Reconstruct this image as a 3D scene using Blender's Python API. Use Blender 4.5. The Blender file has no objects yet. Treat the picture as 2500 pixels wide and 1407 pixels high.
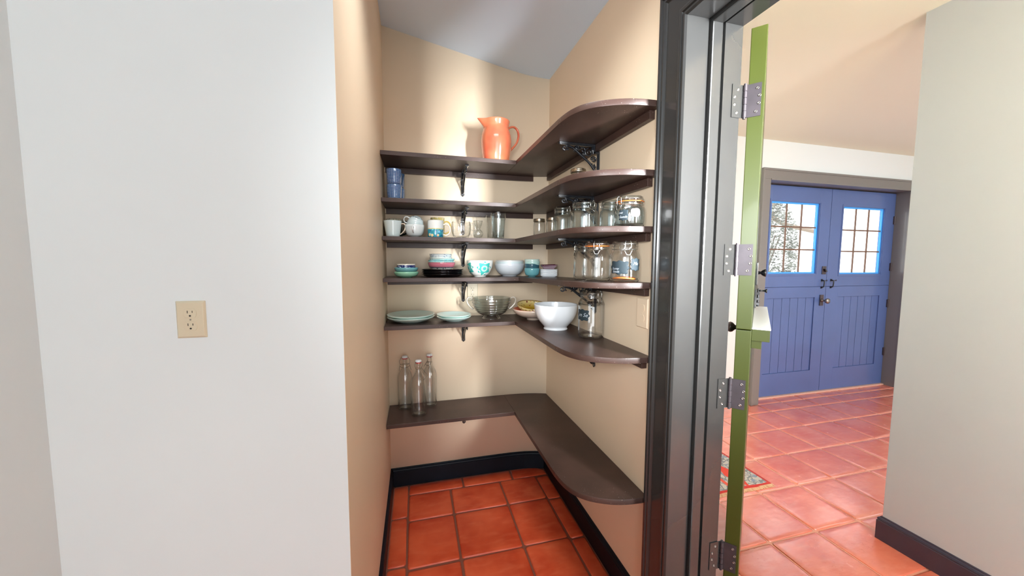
import bpy, bmesh, math, random
from mathutils import Vector, Matrix
random.seed(7)
C = bpy.context.scene.collection
S = bpy.context.scene
PI = math.pi

# ------------------------------------------------------------------ camera, world, lights, exposure
def aim(yaw, pit, rol):
    f = Vector((math.sin(yaw)*math.cos(pit), math.cos(yaw)*math.cos(pit), -math.sin(pit)))
    r = Vector((math.cos(yaw), -math.sin(yaw), 0)); u = r.cross(f)
    r2 = r*math.cos(rol)+u*math.sin(rol); u2 = u*math.cos(rol)-r*math.sin(rol)
    return Matrix((r2, u2, -f)).transposed()
cam = bpy.data.objects.new('camera', bpy.data.cameras.new('camera')); C.objects.link(cam)
cam.data.sensor_width = 36; cam.data.lens = 36*882.63/2500; cam.data.clip_start = 0.01
cam.matrix_world = Matrix.Translation((0, 0, 1.40)) @ aim(0.26191, 0.07642, 0.004344).to_4x4()
S.camera = cam

w = bpy.data.worlds.new('world'); S.world = w; w.use_nodes = True
w.node_tree.nodes['Background'].inputs[0].default_value = (0.93, 0.97, 1.0, 1)
w.node_tree.nodes['Background'].inputs[1].default_value = 2.4

def area(name, loc, target, sx, sy, power, col=(1, 1, 1), spread=180):
    l = bpy.data.lights.new(name, 'AREA'); l.shape = 'RECTANGLE'; l.size = sx; l.size_y = sy
    l.energy = power; l.color = col; l.spread = math.radians(spread)
    o = bpy.data.objects.new(name, l); C.objects.link(o); o.location = loc
    o.rotation_euler = (Vector(target)-Vector(loc)).to_track_quat('-Z', 'Y').to_euler()
    return o
area('hall_window_light', (1.34, -0.75, 1.74), (-.62, 2.2, 2.04), 0.20, 1.0, 88, (.94, .97, 1), 78)
area('near_window_light', (-.1, -2.6, 1.25), (0.3, 1.6, 1.0), 1.6, 2.3, 12, (.88, .95, 1))
area('pantry_ceiling_light', (.22, 1.04, 2.56), (.30, 1.5, .0), .6, .3, 5.5, (.95, .98, 1), 120)  # unseen overhead fill, added to brighten the pantry
area('hall_ceiling_light', (3.7, 1.0, 2.46), (3.7, 1.6, 0), 1.6, 1.6, 28, (.86, .94, 1))  # unseen fill, added to light the blue doors and hall floor
area('hall_back_window_light', (1.75, -1.6, 1.5), (2.0, 2.0, 1.0), 0.7, 1.5, 16, (.86, .94, 1), 110)
sp = bpy.data.lights.new('near_room_spotlight', 'SPOT'); sp.energy = 104; sp.spot_size = math.radians(64); sp.spot_blend = 1  # unseen spot, added and shaped to brighten the pantry past the white wall
sp.shadow_soft_size = .28; sp.color = (.92, .97, 1)
spo = bpy.data.objects.new('near_room_spotlight', sp); C.objects.link(spo); spo.location = (-.22, -.35, 1.62)
spo.rotation_euler = (Vector((.96, 1.46, 1.50))-Vector(spo.location)).to_track_quat('-Z', 'Y').to_euler()
S.view_settings.view_transform = 'Standard'; S.view_settings.look = 'None'
S.view_settings.gamma = 1; S.view_settings.use_curve_mapping = False
S.view_settings.exposure = 0.6
S.cycles.max_bounces = 12; S.cycles.transparent_max_bounces = 40; S.cycles.diffuse_bounces = 6
S.cycles.caustics_reflective = False; S.cycles.caustics_refractive = False
S.cycles.use_denoising = True

# ------------------------------------------------------------------ materials
def lin(c):
    return tuple(((v/255)/12.92 if v/255 <= .04045 else ((v/255+.055)/1.055)**2.4) for v in c)
def col4(c): return (*lin(c), 1)
def base_mat(name):
    m = bpy.data.materials.new(name); m.use_nodes = True
    return m, m.node_tree, m.node_tree.nodes['Principled BSDF']
def N(nt, typ, **kw):
    n = nt.nodes.new(typ)
    for k, v in kw.items(): setattr(n, k, v)
    return n
def put(nt, sock, v):
    if isinstance(v, bpy.types.NodeSocket): nt.links.new(v, sock)
    elif v is not None: sock.default_value = v
def MA(nt, op, a, b=0.0, c=None, clamp=False):
    n = N(nt, 'ShaderNodeMath', operation=op, use_clamp=clamp)
    put(nt, n.inputs[0], a); put(nt, n.inputs[1], b)
    if c is not None: put(nt, n.inputs[2], c)
    return n.outputs[0]
def MIX(nt, f, a, b):
    n = N(nt, 'ShaderNodeMix', data_type='RGBA')
    put(nt, n.inputs[0], f)
    put(nt, n.inputs[6], a if isinstance(a, bpy.types.NodeSocket) else col4(a))
    put(nt, n.inputs[7], b if isinstance(b, bpy.types.NodeSocket) else col4(b))
    return n.outputs[2]
def noise(nt, scale, detail=3, coord='Object', rough=.5, stretch=None):
    tc = N(nt, 'ShaderNodeTexCoord'); n = N(nt, 'ShaderNodeTexNoise')
    n.inputs['Scale'].default_value = scale; n.inputs['Detail'].default_value = detail
    n.inputs['Roughness'].default_value = rough
    src = tc.outputs[coord]
    if stretch:
        mp = N(nt, 'ShaderNodeMapping'); mp.inputs['Scale'].default_value = stretch
        nt.links.new(src, mp.inputs[0]); src = mp.outputs[0]
    nt.links.new(src, n.inputs['Vector'])
    return n.outputs[0]
def ramp(nt, f, a, b):
    n = N(nt, 'ShaderNodeMapRange'); put(nt, n.inputs[0], f)
    n.inputs[1].default_value = a; n.inputs[2].default_value = b
    return n.outputs[0]
def bump(nt, p, h, strength, dist=.002):
    b = N(nt, 'ShaderNodeBump'); b.inputs['Strength'].default_value = strength
    b.inputs['Distance'].default_value = dist
    nt.links.new(h, b.inputs['Height']); nt.links.new(b.outputs[0], p.inputs['Normal'])
def plain(name, c, rough=.5, metal=0, coat=0, var=0, vscale=6, bmp=0, bscale=60, spec=.5):
    m, nt, p = base_mat(name)
    p.inputs['Roughness'].default_value = rough; p.inputs['Metallic'].default_value = metal
    p.inputs['Coat Weight'].default_value = coat; p.inputs['Coat Roughness'].default_value = .08
    p.inputs['Specular IOR Level'].default_value = spec
    if var:
        d = tuple(max(0, v*(1-var)) for v in c)
        nt.links.new(MIX(nt, ramp(nt, noise(nt, vscale), .35, .65), c, d), p.inputs['Base Color'])
    else: p.inputs['Base Color'].default_value = col4(c)
    if bmp: bump(nt, p, noise(nt, bscale, 4), bmp)
    return m
WHITE = plain('white_wall_paint', (220, 225, 225), .75, var=.02, vscale=1.5, bmp=.05, bscale=90)
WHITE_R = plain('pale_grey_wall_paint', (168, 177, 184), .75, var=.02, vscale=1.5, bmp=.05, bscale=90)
BEIGE = plain('beige_wall_paint', (233, 212, 184), .5, var=.03, vscale=1.2, bmp=.06, bscale=70)
CEIL = plain('blue_grey_ceiling_paint', (208, 225, 244), .8, bmp=.05)
HCEIL = plain('cream_hall_ceiling_paint', (230, 231, 212), .8, bmp=.05)
HWALL = plain('hall_white_paint', (226, 234, 232), .7, bmp=.04)
FRAME = plain('grey_gloss_trim_paint', (48, 48, 47), .25, coat=.3, var=.03, vscale=4, bmp=.03, bscale=35)
FRAME_FAR = plain('warm_grey_far_trim_paint', (120, 118, 114), .3, coat=.3)
NAVY_R = plain('slate_plum_baseboard_paint', (40, 40, 56), .3, coat=.3)
NAVY = plain('black_navy_baseboard_paint', (12, 20, 30), .45, spec=.2, var=.2, vscale=9, bmp=.03, bscale=40)
GREEN = plain('olive_green_door_paint', (58, 66, 16), .4, coat=.1, var=.05, vscale=3)
BLUE = plain('periwinkle_blue_door_paint', (84, 108, 162), .35, coat=.3, var=.05, vscale=3, bmp=.03)
BLUEGAP = plain('dark_blue_groove', (40, 55, 120), .5)
BEAD = plain('bright_blue_glazing_bead', (70, 170, 250), .4)  # sun glow on the window reveals, put into the bead colour
MUNT = plain('brown_muntin_paint', (112, 84, 66), .45)
IRON = plain('black_cast_iron', (22, 24, 30), .28, coat=.5)
STEEL = plain('satin_steel', (150, 145, 140), .3, 1)
HINGE = plain('dark_plum_hinge_metal', (78, 72, 76), .42, .5, var=.1, vscale=20)
BRONZE = plain('aged_pewter_hardware', (95, 88, 92), .35, .8)
PLATE = plain('almond_plastic', (206, 193, 166), .4)
PLATE_D = plain('socket_slot_black', (50, 44, 36), .6)
def grout():
    m, nt, p = base_mat('terracotta_grout'); tc = N(nt, 'ShaderNodeTexCoord'); s = N(nt, 'ShaderNodeSeparateXYZ'); nt.links.new(tc.outputs['Object'], s.inputs[0])
    nt.links.new(MIX(nt, MA(nt, 'GREATER_THAN', s.outputs[0], 1.03), (128, 74, 56), (214, 150, 128)), p.inputs['Base Color'])
    p.inputs['Roughness'].default_value = .55; bump(nt, p, noise(nt, 150, 3), .4); return m
ROOMFLOOR = grout()
CORD = plain('white_paint_smear', (225, 222, 214), .6)

def shelf_mat():
    m, nt, p = base_mat('dark_brown_shelf_paint')
    n = ramp(nt, noise(nt, 5, 5, stretch=(1, 1, 1)), .35, .7)
    c = MIX(nt, n, (74, 53, 46), (56, 41, 36))
    sc = ramp(nt, noise(nt, 260, 2), .71, .74)
    ft = ramp(nt, noise(nt, 4, 2), .55, .6)
    c = MIX(nt, MA(nt, 'MULTIPLY', sc, ft), c, (190, 178, 168))
    nt.links.new(c, p.inputs['Base Color'])
    p.inputs['Roughness'].default_value = .42; p.inputs['Coat Weight'].default_value = .10; p.inputs['Specular IOR Level'].default_value = .35
    p.inputs['Coat Roughness'].default_value = .25
    bump(nt, p, noise(nt, 25, 4), .06)
    return m
SHELF = shelf_mat()

def tile_mat(name, a, b, c, rough, bstr, coat):
    m, nt, p = base_mat(name)
    oi = N(nt, 'ShaderNodeObjectInfo')
    tc = N(nt, 'ShaderNodeTexCoord'); va = N(nt, 'ShaderNodeVectorMath', operation='ADD')
    nt.links.new(tc.outputs['Object'], va.inputs[0])
    cx = N(nt, 'ShaderNodeCombineXYZ'); 
    nt.links.new(MA(nt, 'MULTIPLY', oi.outputs['Random'], 40), cx.inputs[0]); nt.links.new(MA(nt, 'MULTIPLY', oi.outputs['Random'], 91), cx.inputs[1])
    nt.links.new(cx.outputs[0], va.inputs[1])
    def nz(s, d, st=(1, 1, 1)):
        mp = N(nt, 'ShaderNodeMapping'); mp.inputs['Scale'].default_value = st
        nt.links.new(va.outputs[0], mp.inputs[0])
        n = N(nt, 'ShaderNodeTexNoise'); n.inputs['Scale'].default_value = s; n.inputs['Detail'].default_value = d
        nt.links.new(mp.outputs[0], n.inputs['Vector']); return n.outputs[0]
    c1 = MIX(nt, ramp(nt, nz(5, 3), .38, .68), a, b)
    c2 = MIX(nt, MA(nt, 'MULTIPLY', ramp(nt, nz(11, 5, (1, 3, 1)), .5, .8), .5), c1, c)
    c3 = MIX(nt, MA(nt, 'MULTIPLY', oi.outputs['Random'], .35), c2, b)
    nt.links.new(c3, p.inputs['Base Color'])
    r = N(nt, 'ShaderNodeMapRange'); nt.links.new(nz(9, 4), r.inputs[0])
    r.inputs[3].default_value = rough-.08; r.inputs[4].default_value = rough+.12
    nt.links.new(r.outputs[0], p.inputs['Roughness'])
    p.inputs['Coat Weight'].default_value = coat; p.inputs['Coat Roughness'].default_value = .22; p.inputs['Coat IOR'].default_value = 1.5 if coat < .5 else 1.85
    h = MA(nt, 'ADD', MA(nt, 'MULTIPLY', nz(6, 2), 2.2), MA(nt, 'ADD', MA(nt, 'MULTIPLY', nz(22, 4, (1, 2.2, 1)), .35), MA(nt, 'MULTIPLY', MA(nt, 'LESS_THAN', nz(60, 0), .27), -.5)))
    bump(nt, p, h, bstr, .004)
    return m
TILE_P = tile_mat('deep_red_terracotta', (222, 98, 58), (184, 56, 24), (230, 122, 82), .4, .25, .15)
TILE_H = tile_mat('salmon_terracotta', (222, 128, 102), (208, 104, 80), (234, 152, 126), .22, 1.0, .8)  # same terracotta as the pantry, lightened to paint in hall light and sheen

def glass(name, tint=(1, 1, 1), edge=(.55, .68, .66), refl=1.0, dens=.5):
    """thin clear glass: transparent, with mirror reflection rising at grazing angles"""
    m = bpy.data.materials.new(name); m.use_nodes = True; nt = m.node_tree; nt.nodes.clear()
    out = N(nt, 'ShaderNodeOutputMaterial'); tr = N(nt, 'ShaderNodeBsdfTransparent'); gl = N(nt, 'ShaderNodeBsdfGlossy')
    gl.inputs['Roughness'].default_value = .03
    lw = N(nt, 'ShaderNodeLayerWeight'); lw.inputs[0].default_value = .35
    mx = N(nt, 'ShaderNodeMix', data_type='RGBA')
    mx.inputs[6].default_value = (*tint, 1); mx.inputs[7].default_value = (*edge, 1)
    nt.links.new(MA(nt, 'MULTIPLY', MA(nt, 'POWER', lw.outputs['Facing'], 4), dens*2, clamp=True), mx.inputs[0])
    nt.links.new(mx.outputs[2], tr.inputs[0])
    lw2 = N(nt, 'ShaderNodeLayerWeight'); lw2.inputs[0].default_value = .5
    f5 = MA(nt, 'ADD', MA(nt, 'MULTIPLY', MA(nt, 'POWER', lw2.outputs['Facing'], 5), .9), .045)
    ms = N(nt, 'ShaderNodeMixShader'); nt.links.new(MA(nt, 'MULTIPLY', f5, refl, clamp=True), ms.inputs[0])
    nt.links.new(tr.outputs[0], ms.inputs[1]); nt.links.new(gl.outputs[0], ms.inputs[2])
    nt.links.new(ms.outputs[0], out.inputs[0]); return m
GLASS = glass('clear_jar_glass', (.995, .998, .995), (.66, .73, .71), 1.9, .32)
GLASS_B = glass('blue_tinted_jar_glass', (.955, .99, .998), (.5, .66, .70), 2.5, .4)
GLASS_G = glass('smoky_green_ribbed_glass', (.91, .93, .925), (.05, .08, .08), 2.4, .9)
PANE = glass('window_pane_glass', (1, 1, 1), (.9, .95, .95), .6, .2)

def ceramic(name, c, rough=.15, coat=.6, var=0): return plain(name, c, rough, coat=coat, var=var, vscale=8)
MINT = ceramic('pale_mint_glaze', (206, 232, 225)); AQUA = ceramic('aqua_glaze', (150, 206, 204)); SAGE = ceramic('soft_green_glaze', (150, 212, 180))
TEAL = ceramic('mid_teal_glaze', (112, 178, 186)); DTEAL = ceramic('dark_teal_glaze', (50, 96, 112)); MINT2 = ceramic('light_mint_glaze', (188, 226, 220))
CREAMW = ceramic('white_glaze', (228, 232, 232)); ICE = ceramic('icy_white_glaze', (214, 230, 232)); GREYW = ceramic('cool_white_glaze', (218, 224, 230))
BLACKP = ceramic('black_glaze', (12, 10, 14), .12); PLUM = ceramic('mauve_glaze', (164, 140, 152)); DPLUM = ceramic('dark_plum_glaze', (84, 34, 54))
CORAL = None
ORANGE = plain('orange_rubber', (232, 130, 60), .5); REDR = plain('red_rubber', (190, 40, 45), .5)
WIRE = plain('bright_wire', (205, 205, 200), .25, 1); CHALK = plain('chalkboard_sticker', (30, 46, 54), .65); CHALKW = plain('chalk_writing', (190, 200, 208), .9)
PAPER = plain('white_paper_label', (238, 238, 236), .6); TIN = plain('tin_lid_metal', (196, 184, 165), .28, 1)
PINKH = ceramic('pale_peach_glaze', (240, 222, 200)); GREENBLK = ceramic('dark_green_glaze', (34, 52, 50)); MUSTARD = ceramic('mustard_glaze', (222, 188, 84))

def zcoord(nt):
    tc = N(nt, 'ShaderNodeTexCoord'); s = N(nt, 'ShaderNodeSeparateXYZ'); nt.links.new(tc.outputs['Object'], s.inputs[0])
    return tc, s
def bands(name, base, items, rough=.15):
    """glaze with printed bands (z0, z1, colour, spots) in the thing's own coordinates; spots = (colour, scale, threshold)"""
    m, nt, p = base_mat(name)
    tc, s = zcoord(nt); c = base
    for z0, z1, cc, spots in items:
        if spots:
            for (sc, scale, thr) in (spots if isinstance(spots, list) else [spots]):
                v = N(nt, 'ShaderNodeTexVoronoi'); v.inputs['Scale'].default_value = scale
                nt.links.new(tc.outputs['Object'], v.inputs['Vector'])
                cc = MIX(nt, MA(nt, 'LESS_THAN', v.outputs['Distance'], thr), cc, sc)
        f = MA(nt, 'MULTIPLY', MA(nt, 'GREATER_THAN', s.outputs[2], z0), MA(nt, 'LESS_THAN', s.outputs[2], z1))
        c = MIX(nt, f, c, cc)
    nt.links.new(c, p.inputs['Base Color']); p.inputs['Roughness'].default_value = rough
    p.inputs['Coat Weight'].default_value = .6; p.inputs['Coat Roughness'].default_value = .06
    return m
def coral_mat():
    m, nt, p = base_mat('coral_orange_glaze'); tc, s = zcoord(nt)
    c = MIX(nt, ramp(nt, noise(nt, 9, 2), .35, .7), (220, 104, 76), (232, 136, 96))
    nt.links.new(c, p.inputs['Base Color']); p.inputs['Roughness'].default_value = .16
    p.inputs['Coat Weight'].default_value = .8; p.inputs['Coat Roughness'].default_value = .05
    return m
CORAL = coral_mat()
def dots_mat():
    m, nt, p = base_mat('blue_glaze_with_white_dots')
    uv = N(nt, 'ShaderNodeUVMap'); s = N(nt, 'ShaderNodeSeparateXYZ'); nt.links.new(uv.outputs[0], s.inputs[0])
    du = MA(nt, 'SUBTRACT', MA(nt, 'FRACT', MA(nt, 'MULTIPLY', s.outputs[0], 44)), .5)
    dv = MA(nt, 'SUBTRACT', MA(nt, 'FRACT', MA(nt, 'MULTIPLY', s.outputs[1], 19)), .5)
    r = MA(nt, 'SQRT', MA(nt, 'ADD', MA(nt, 'MULTIPLY', du, du), MA(nt, 'MULTIPLY', dv, dv)))
    f = MA(nt, 'MULTIPLY', MA(nt, 'LESS_THAN', r, .23), MA(nt, 'LESS_THAN', s.outputs[1], 1.5))
    c = MIX(nt, f, (20, 84, 144), (216, 232, 240))
    nt.links.new(c, p.inputs['Base Color']); p.inputs['Roughness'].default_value = .15; p.inputs['Coat Weight'].default_value = .6
    return m
DOTS = dots_mat()
def medallion_mat():
    m, nt, p = base_mat('white_glaze_with_teal_medallions'); tc, s = zcoord(nt)
    ang = MA(nt, 'ARCTAN2', s.outputs[0], MA(nt, 'MULTIPLY', s.outputs[1], -1))   # 0 towards -y
    tot = 0
    for k, (a0, zc, R) in enumerate(((.22, .048, .036), (-1.35, .05, .036), (1.85, .045, .036), (3.0, .05, .036))):
        dx = MA(nt, 'MULTIPLY', MA(nt, 'SUBTRACT', ang, a0), .062)
        dz = MA(nt, 'SUBTRACT', s.outputs[2], zc)
        r = MA(nt, 'SQRT', MA(nt, 'ADD', MA(nt, 'MULTIPLY', dx, dx), MA(nt, 'MULTIPLY', dz, dz)))
        th = MA(nt, 'ARCTAN2', dz, dx)
        edge = MA(nt, 'ADD', R, MA(nt, 'MULTIPLY', MA(nt, 'SINE', MA(nt, 'MULTIPLY', th, 9)), .005))
        f = MA(nt, 'LESS_THAN', r, edge)
        ring = MA(nt, 'MULTIPLY', MA(nt, 'GREATER_THAN', r, .009), MA(nt, 'LESS_THAN', r, .018))
        pet = MA(nt, 'MULTIPLY', ring, MA(nt, 'GREATER_THAN', MA(nt, 'SINE', MA(nt, 'MULTIPLY', th, 19)), .1))
        holes = MA(nt, 'MULTIPLY', MA(nt, 'MULTIPLY', MA(nt, 'GREATER_THAN', r, .026), MA(nt, 'LESS_THAN', r, .033)), MA(nt, 'GREATER_THAN', MA(nt, 'SINE', MA(nt, 'ADD', MA(nt, 'MULTIPLY', th, 4.5), 1)), .55))
        f = MA(nt, 'SUBTRACT', f, MA(nt, 'MAXIMUM', pet, holes), clamp=True)
        tot = MA(nt, 'MAXIMUM', tot, f)
    tot = MA(nt, 'MULTIPLY', tot, MA(nt, 'LESS_THAN', s.outputs[2], .088))
    nt.links.new(MIX(nt, tot, (232, 234, 228), (66, 182, 172)), p.inputs['Base Color'])
    p.inputs['Roughness'].default_value = .2; p.inputs['Coat Weight'].default_value = .5
    return m
MEDAL = medallion_mat()
FLORAL_MUG = bands('white_mug_glaze_with_teal_flower_print', (236, 238, 234),
    [(.0, .045, (52, 158, 176), [((36, 104, 156), 62, .30), ((120, 205, 240), 44, .30), ((240, 168, 150), 36, .24), ((250, 226, 170), 27, .22)]),
     (.045, .05, (226, 214, 150), None), (.078, .084, (236, 238, 234), ((70, 80, 90), 26, .06))])
YELLOW_MUG = bands('cream_glaze_with_mustard_pattern', (226, 200, 120), [(.02, .125, (226, 206, 130), ((246, 240, 214), 120, .35))])
DARKRIM = bands('dark_green_glaze_with_dashed_cream_rim', (34, 52, 50), [(.088, .104, (230, 226, 206), ((50, 50, 44), 130, .25))])
WHITEPRINT = bands('white_glaze_with_small_grey_print', (222, 230, 230), [(.016, .032, (222, 230, 230), ((90, 100, 110), 38, .13))])
NAVYFL = bands('navy_glaze_with_white_flowers', (234, 230, 214), [(0, .036, (22, 46, 110), [((205, 222, 240), 95, .28), ((236, 226, 196), 62, .12)])])
PINKB = bands('pink_banded_glaze', (226, 214, 204), [(.024, .047, (202, 118, 134), None), (.018, .024, (90, 84, 96), ((170, 160, 170), 140, .25)), (.047, .0495, (50, 40, 46), None), (.010, .018, (214, 218, 206), ((60, 56, 62), 75, .3))])
TURQB = bands('turquoise_sprigged_glaze', (224, 232, 224), [(.004, .03, (150, 212, 214), ((222, 240, 236), 120, .3))])
BLUEW = bands('blue_on_white_scroll_glaze', (222, 232, 232), [(.012, .036, (220, 232, 234), [((34, 70, 132), 115, .27), ((60, 120, 170), 70, .14)])])
SPRIG = bands('white_glaze_with_sparse_sprigs', (224, 232, 228), [(.0, .03, (226, 234, 228), ((52, 70, 88), 60, .13))])
TERRA = plain('terracotta_glaze', (196, 96, 66), .2, coat=.5)
PEACH = plain('pale_peach_stoneware', (232, 210, 192), .25, coat=.4)
def yellow_mat():
    m, nt, p = base_mat('yellow_painted_glaze_with_berries'); tc, s = zcoord(nt)
    c = MIX(nt, ramp(nt, s.outputs[2], .012, .04), (206, 164, 40), (226, 206, 140))
    for cc, sc, th in (((120, 108, 50), 55, .2), ((120, 40, 40), 26, .17), ((200, 110, 60), 44, .12), ((60, 60, 34), 80, .12)):
        v = N(nt, 'ShaderNodeTexVoronoi'); v.inputs['Scale'].default_value = sc; nt.links.new(tc.outputs['Object'], v.inputs['Vector'])
        c = MIX(nt, MA(nt, 'MULTIPLY', MA(nt, 'LESS_THAN', v.outputs['Distance'], th), MA(nt, 'GREATER_THAN', s.outputs[2], .02)), c, cc)
    c = MIX(nt, MA(nt, 'GREATER_THAN', s.outputs[2], .0475), c, (150, 116, 60))
    nt.links.new(c, p.inputs['Base Color']); p.inputs['Roughness'].default_value = .15; p.inputs['Coat Weight'].default_value = .5
    return m
YELLOW = yellow_mat()
def rug_mat():
    m, nt, p = base_mat('woven_rug_pattern'); tc, s = zcoord(nt)
    v = N(nt, 'ShaderNodeTexVoronoi', feature='DISTANCE_TO_EDGE'); v.inputs['Scale'].default_value = 22
    w_ = N(nt, 'ShaderNodeVectorMath', operation='ADD'); nn = N(nt, 'ShaderNodeTexNoise'); nn.inputs['Scale'].default_value = 14
    nt.links.new(tc.outputs['Object'], nn.inputs[0]); sc = N(nt, 'ShaderNodeVectorMath', operation='SCALE'); sc.inputs['Scale'].default_value = .12
    nt.links.new(nn.outputs[1], sc.inputs[0]); nt.links.new(sc.outputs[0], w_.inputs[0]); nt.links.new(tc.outputs['Object'], w_.inputs[1])
    nt.links.new(w_.outputs[0], v.inputs['Vector'])
    c = MIX(nt, MA(nt, 'LESS_THAN', v.outputs['Distance'], .085), (176, 168, 156), (112, 114, 114))
    c = MIX(nt, ramp(nt, noise(nt, 30, 2), .58, .64), c, (120, 132, 146))
    # red diamonds along the rug
    ax = MA(nt, 'ABSOLUTE', MA(nt, 'SUBTRACT', s.outputs[0], -.165))
    ay = MA(nt, 'ABSOLUTE', MA(nt, 'SUBTRACT', MA(nt, 'FRACT', MA(nt, 'ADD', MA(nt, 'MULTIPLY', s.outputs[1], 3.6), .0)), .5))
    dm = MA(nt, 'ADD', MA(nt, 'MULTIPLY', ax, 9), ay)
    c = MIX(nt, MA(nt, 'LESS_THAN', dm, .5), c, (200, 62, 44))
    st = MA(nt, 'LESS_THAN', MA(nt, 'ABSOLUTE', MA(nt, 'SUBTRACT', MA(nt, 'ABSOLUTE', MA(nt, 'ADD', s.outputs[0], .4)), .12)), .012)
    c = MIX(nt, st, c, (206, 84, 62))
    ex = MA(nt, 'GREATER_THAN', s.outputs[0], -.016); ey = MA(nt, 'LESS_THAN', s.outputs[1], .018)
    c = MIX(nt, MA(nt, 'MAXIMUM', ex, ey), c, (176, 44, 36))
    nt.links.new(c, p.inputs['Base Color']); p.inputs['Roughness'].default_value = .95
    bump(nt, p, noise(nt, 300, 2), .4, .002)
    return m
RUG = rug_mat()
LEAF = plain('dusty_foliage', (150, 152, 142), .8, var=.25, vscale=4); GROUND = plain('pale_patio', (228, 226, 220), .8)
ARCH = plain('pale_brown_arch', (132, 116, 100), .7); FRINGE = plain('cream_fringe', (226, 190, 150), .9)

# ------------------------------------------------------------------ geometry helpers
def new_obj(name, me, mat=None, parent=None, smooth=False, loc=None):
    if mat is not None and not me.materials: me.materials.append(mat)
    if smooth:
        for p in me.polygons: p.use_smooth = True
    o = bpy.data.objects.new(name, me); C.objects.link(o)
    if parent: o.parent = parent
    if loc is not None: o.location = loc
    return o
def tag(o, label=None, cat=None, group=None, kind=None):
    if label: o['label'] = label
    if cat: o['category'] = cat
    if group: o['group'] = group
    if kind: o['kind'] = kind
    return o
def empty(name, loc=(0, 0, 0), rot=(0, 0, 0), **kw):
    o = bpy.data.objects.new(name, None); C.objects.link(o); o.location = loc; o.rotation_euler = rot
    o.empty_display_size = .05
    return tag(o, **kw)
class MB:
    def __init__(s): s.v = []; s.f = []; s.uv = None
    def box(s, a, b):
        x0, y0, z0 = a; x1, y1, z1 = b; n = len(s.v)
        s.v += [(x0, y0, z0), (x1, y0, z0), (x1, y1, z0), (x0, y1, z0), (x0, y0, z1), (x1, y0, z1), (x1, y1, z1), (x0, y1, z1)]
        s.f += [tuple(n+i for i in q) for q in ((0, 3, 2, 1), (4, 5, 6, 7), (0, 1, 5, 4), (1, 2, 6, 5), (2, 3, 7, 6), (3, 0, 4, 7))]
        return s
    def prism(s, poly, z0, z1, ax='z'):
        n = len(s.v); k = len(poly)
        def P(p, z): return (p[0], p[1], z) if ax == 'z' else ((p[0], z, p[1]) if ax == 'y' else (z, p[0], p[1]))
        s.v += [P(p, z0) for p in poly]+[P(p, z1) for p in poly]
        s.f += [tuple(n+i for i in reversed(range(k))), tuple(n+k+i for i in range(k))]
        s.f += [(n+i, n+(i+1) % k, n+k+(i+1) % k, n+k+i) for i in range(k)]
        return s
    def tube(s, pts, r, seg=8, closed=False, cap=True, flat=1.0):
        pts = [Vector(p) for p in pts]; k = len(pts); n = len(s.v)
        t0 = (pts[1]-pts[0]).normalized()
        up = Vector((0, 0, 1)) if abs(t0.z) < .9 else Vector((1, 0, 0))
        u = t0.cross(up).normalized()
        for i, p in enumerate(pts):
            if closed: t = (pts[(i+1) % k]-pts[i-1])
            else: t = pts[min(i+1, k-1)]-pts[max(i-1, 0)]
            if t.length < 1e-9: t = t0
            t = t.normalized(); u = (u-t*u.dot(t)).normalized(); v = t.cross(u)
            rr = r[i] if isinstance(r, (list, tuple)) else r
            for j in range(seg):
                a = 2*PI*j/seg; s.v.append(tuple(p+u*(rr*math.cos(a))+v*(rr*flat*math.sin(a))))
        for i in range(k if closed else k-1):
            for j in range(seg):
                a = n+i*seg+j; b = n+i*seg+(j+1) % seg; c = n+((i+1) % k)*seg+(j+1) % seg; d = n+((i+1) % k)*seg+j
                s.f.append((a, b, c, d))
        if cap and not closed:
            s.f.append(tuple(n+j for j in reversed(range(seg)))); s.f.append(tuple(n+(k-1)*seg+j for j in range(seg)))
        return s
    def mesh(s, name='mesh', bevel=0, fix=True):
        me = bpy.data.meshes.new(name); me.from_pydata(s.v, [], s.f)
        bm = bmesh.new(); bm.from_mesh(me)
        if fix: bmesh.ops.recalc_face_normals(bm, faces=bm.faces)
        if bevel:
            es = [e for e in bm.edges if len(e.link_faces) == 2 and e.calc_face_angle(0) > .5]
            bmesh.ops.bevel(bm, geom=es, offset=bevel, segments=2, affect='EDGES', profile=.6, clamp_overlap=True)
        bm.to_mesh(me); bm.free(); return me
    def obj(s, name, mat, parent=None, bevel=0, smooth=False, loc=None):
        return new_obj(name, s.mesh(name, bevel), mat, parent, smooth, loc)
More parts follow.
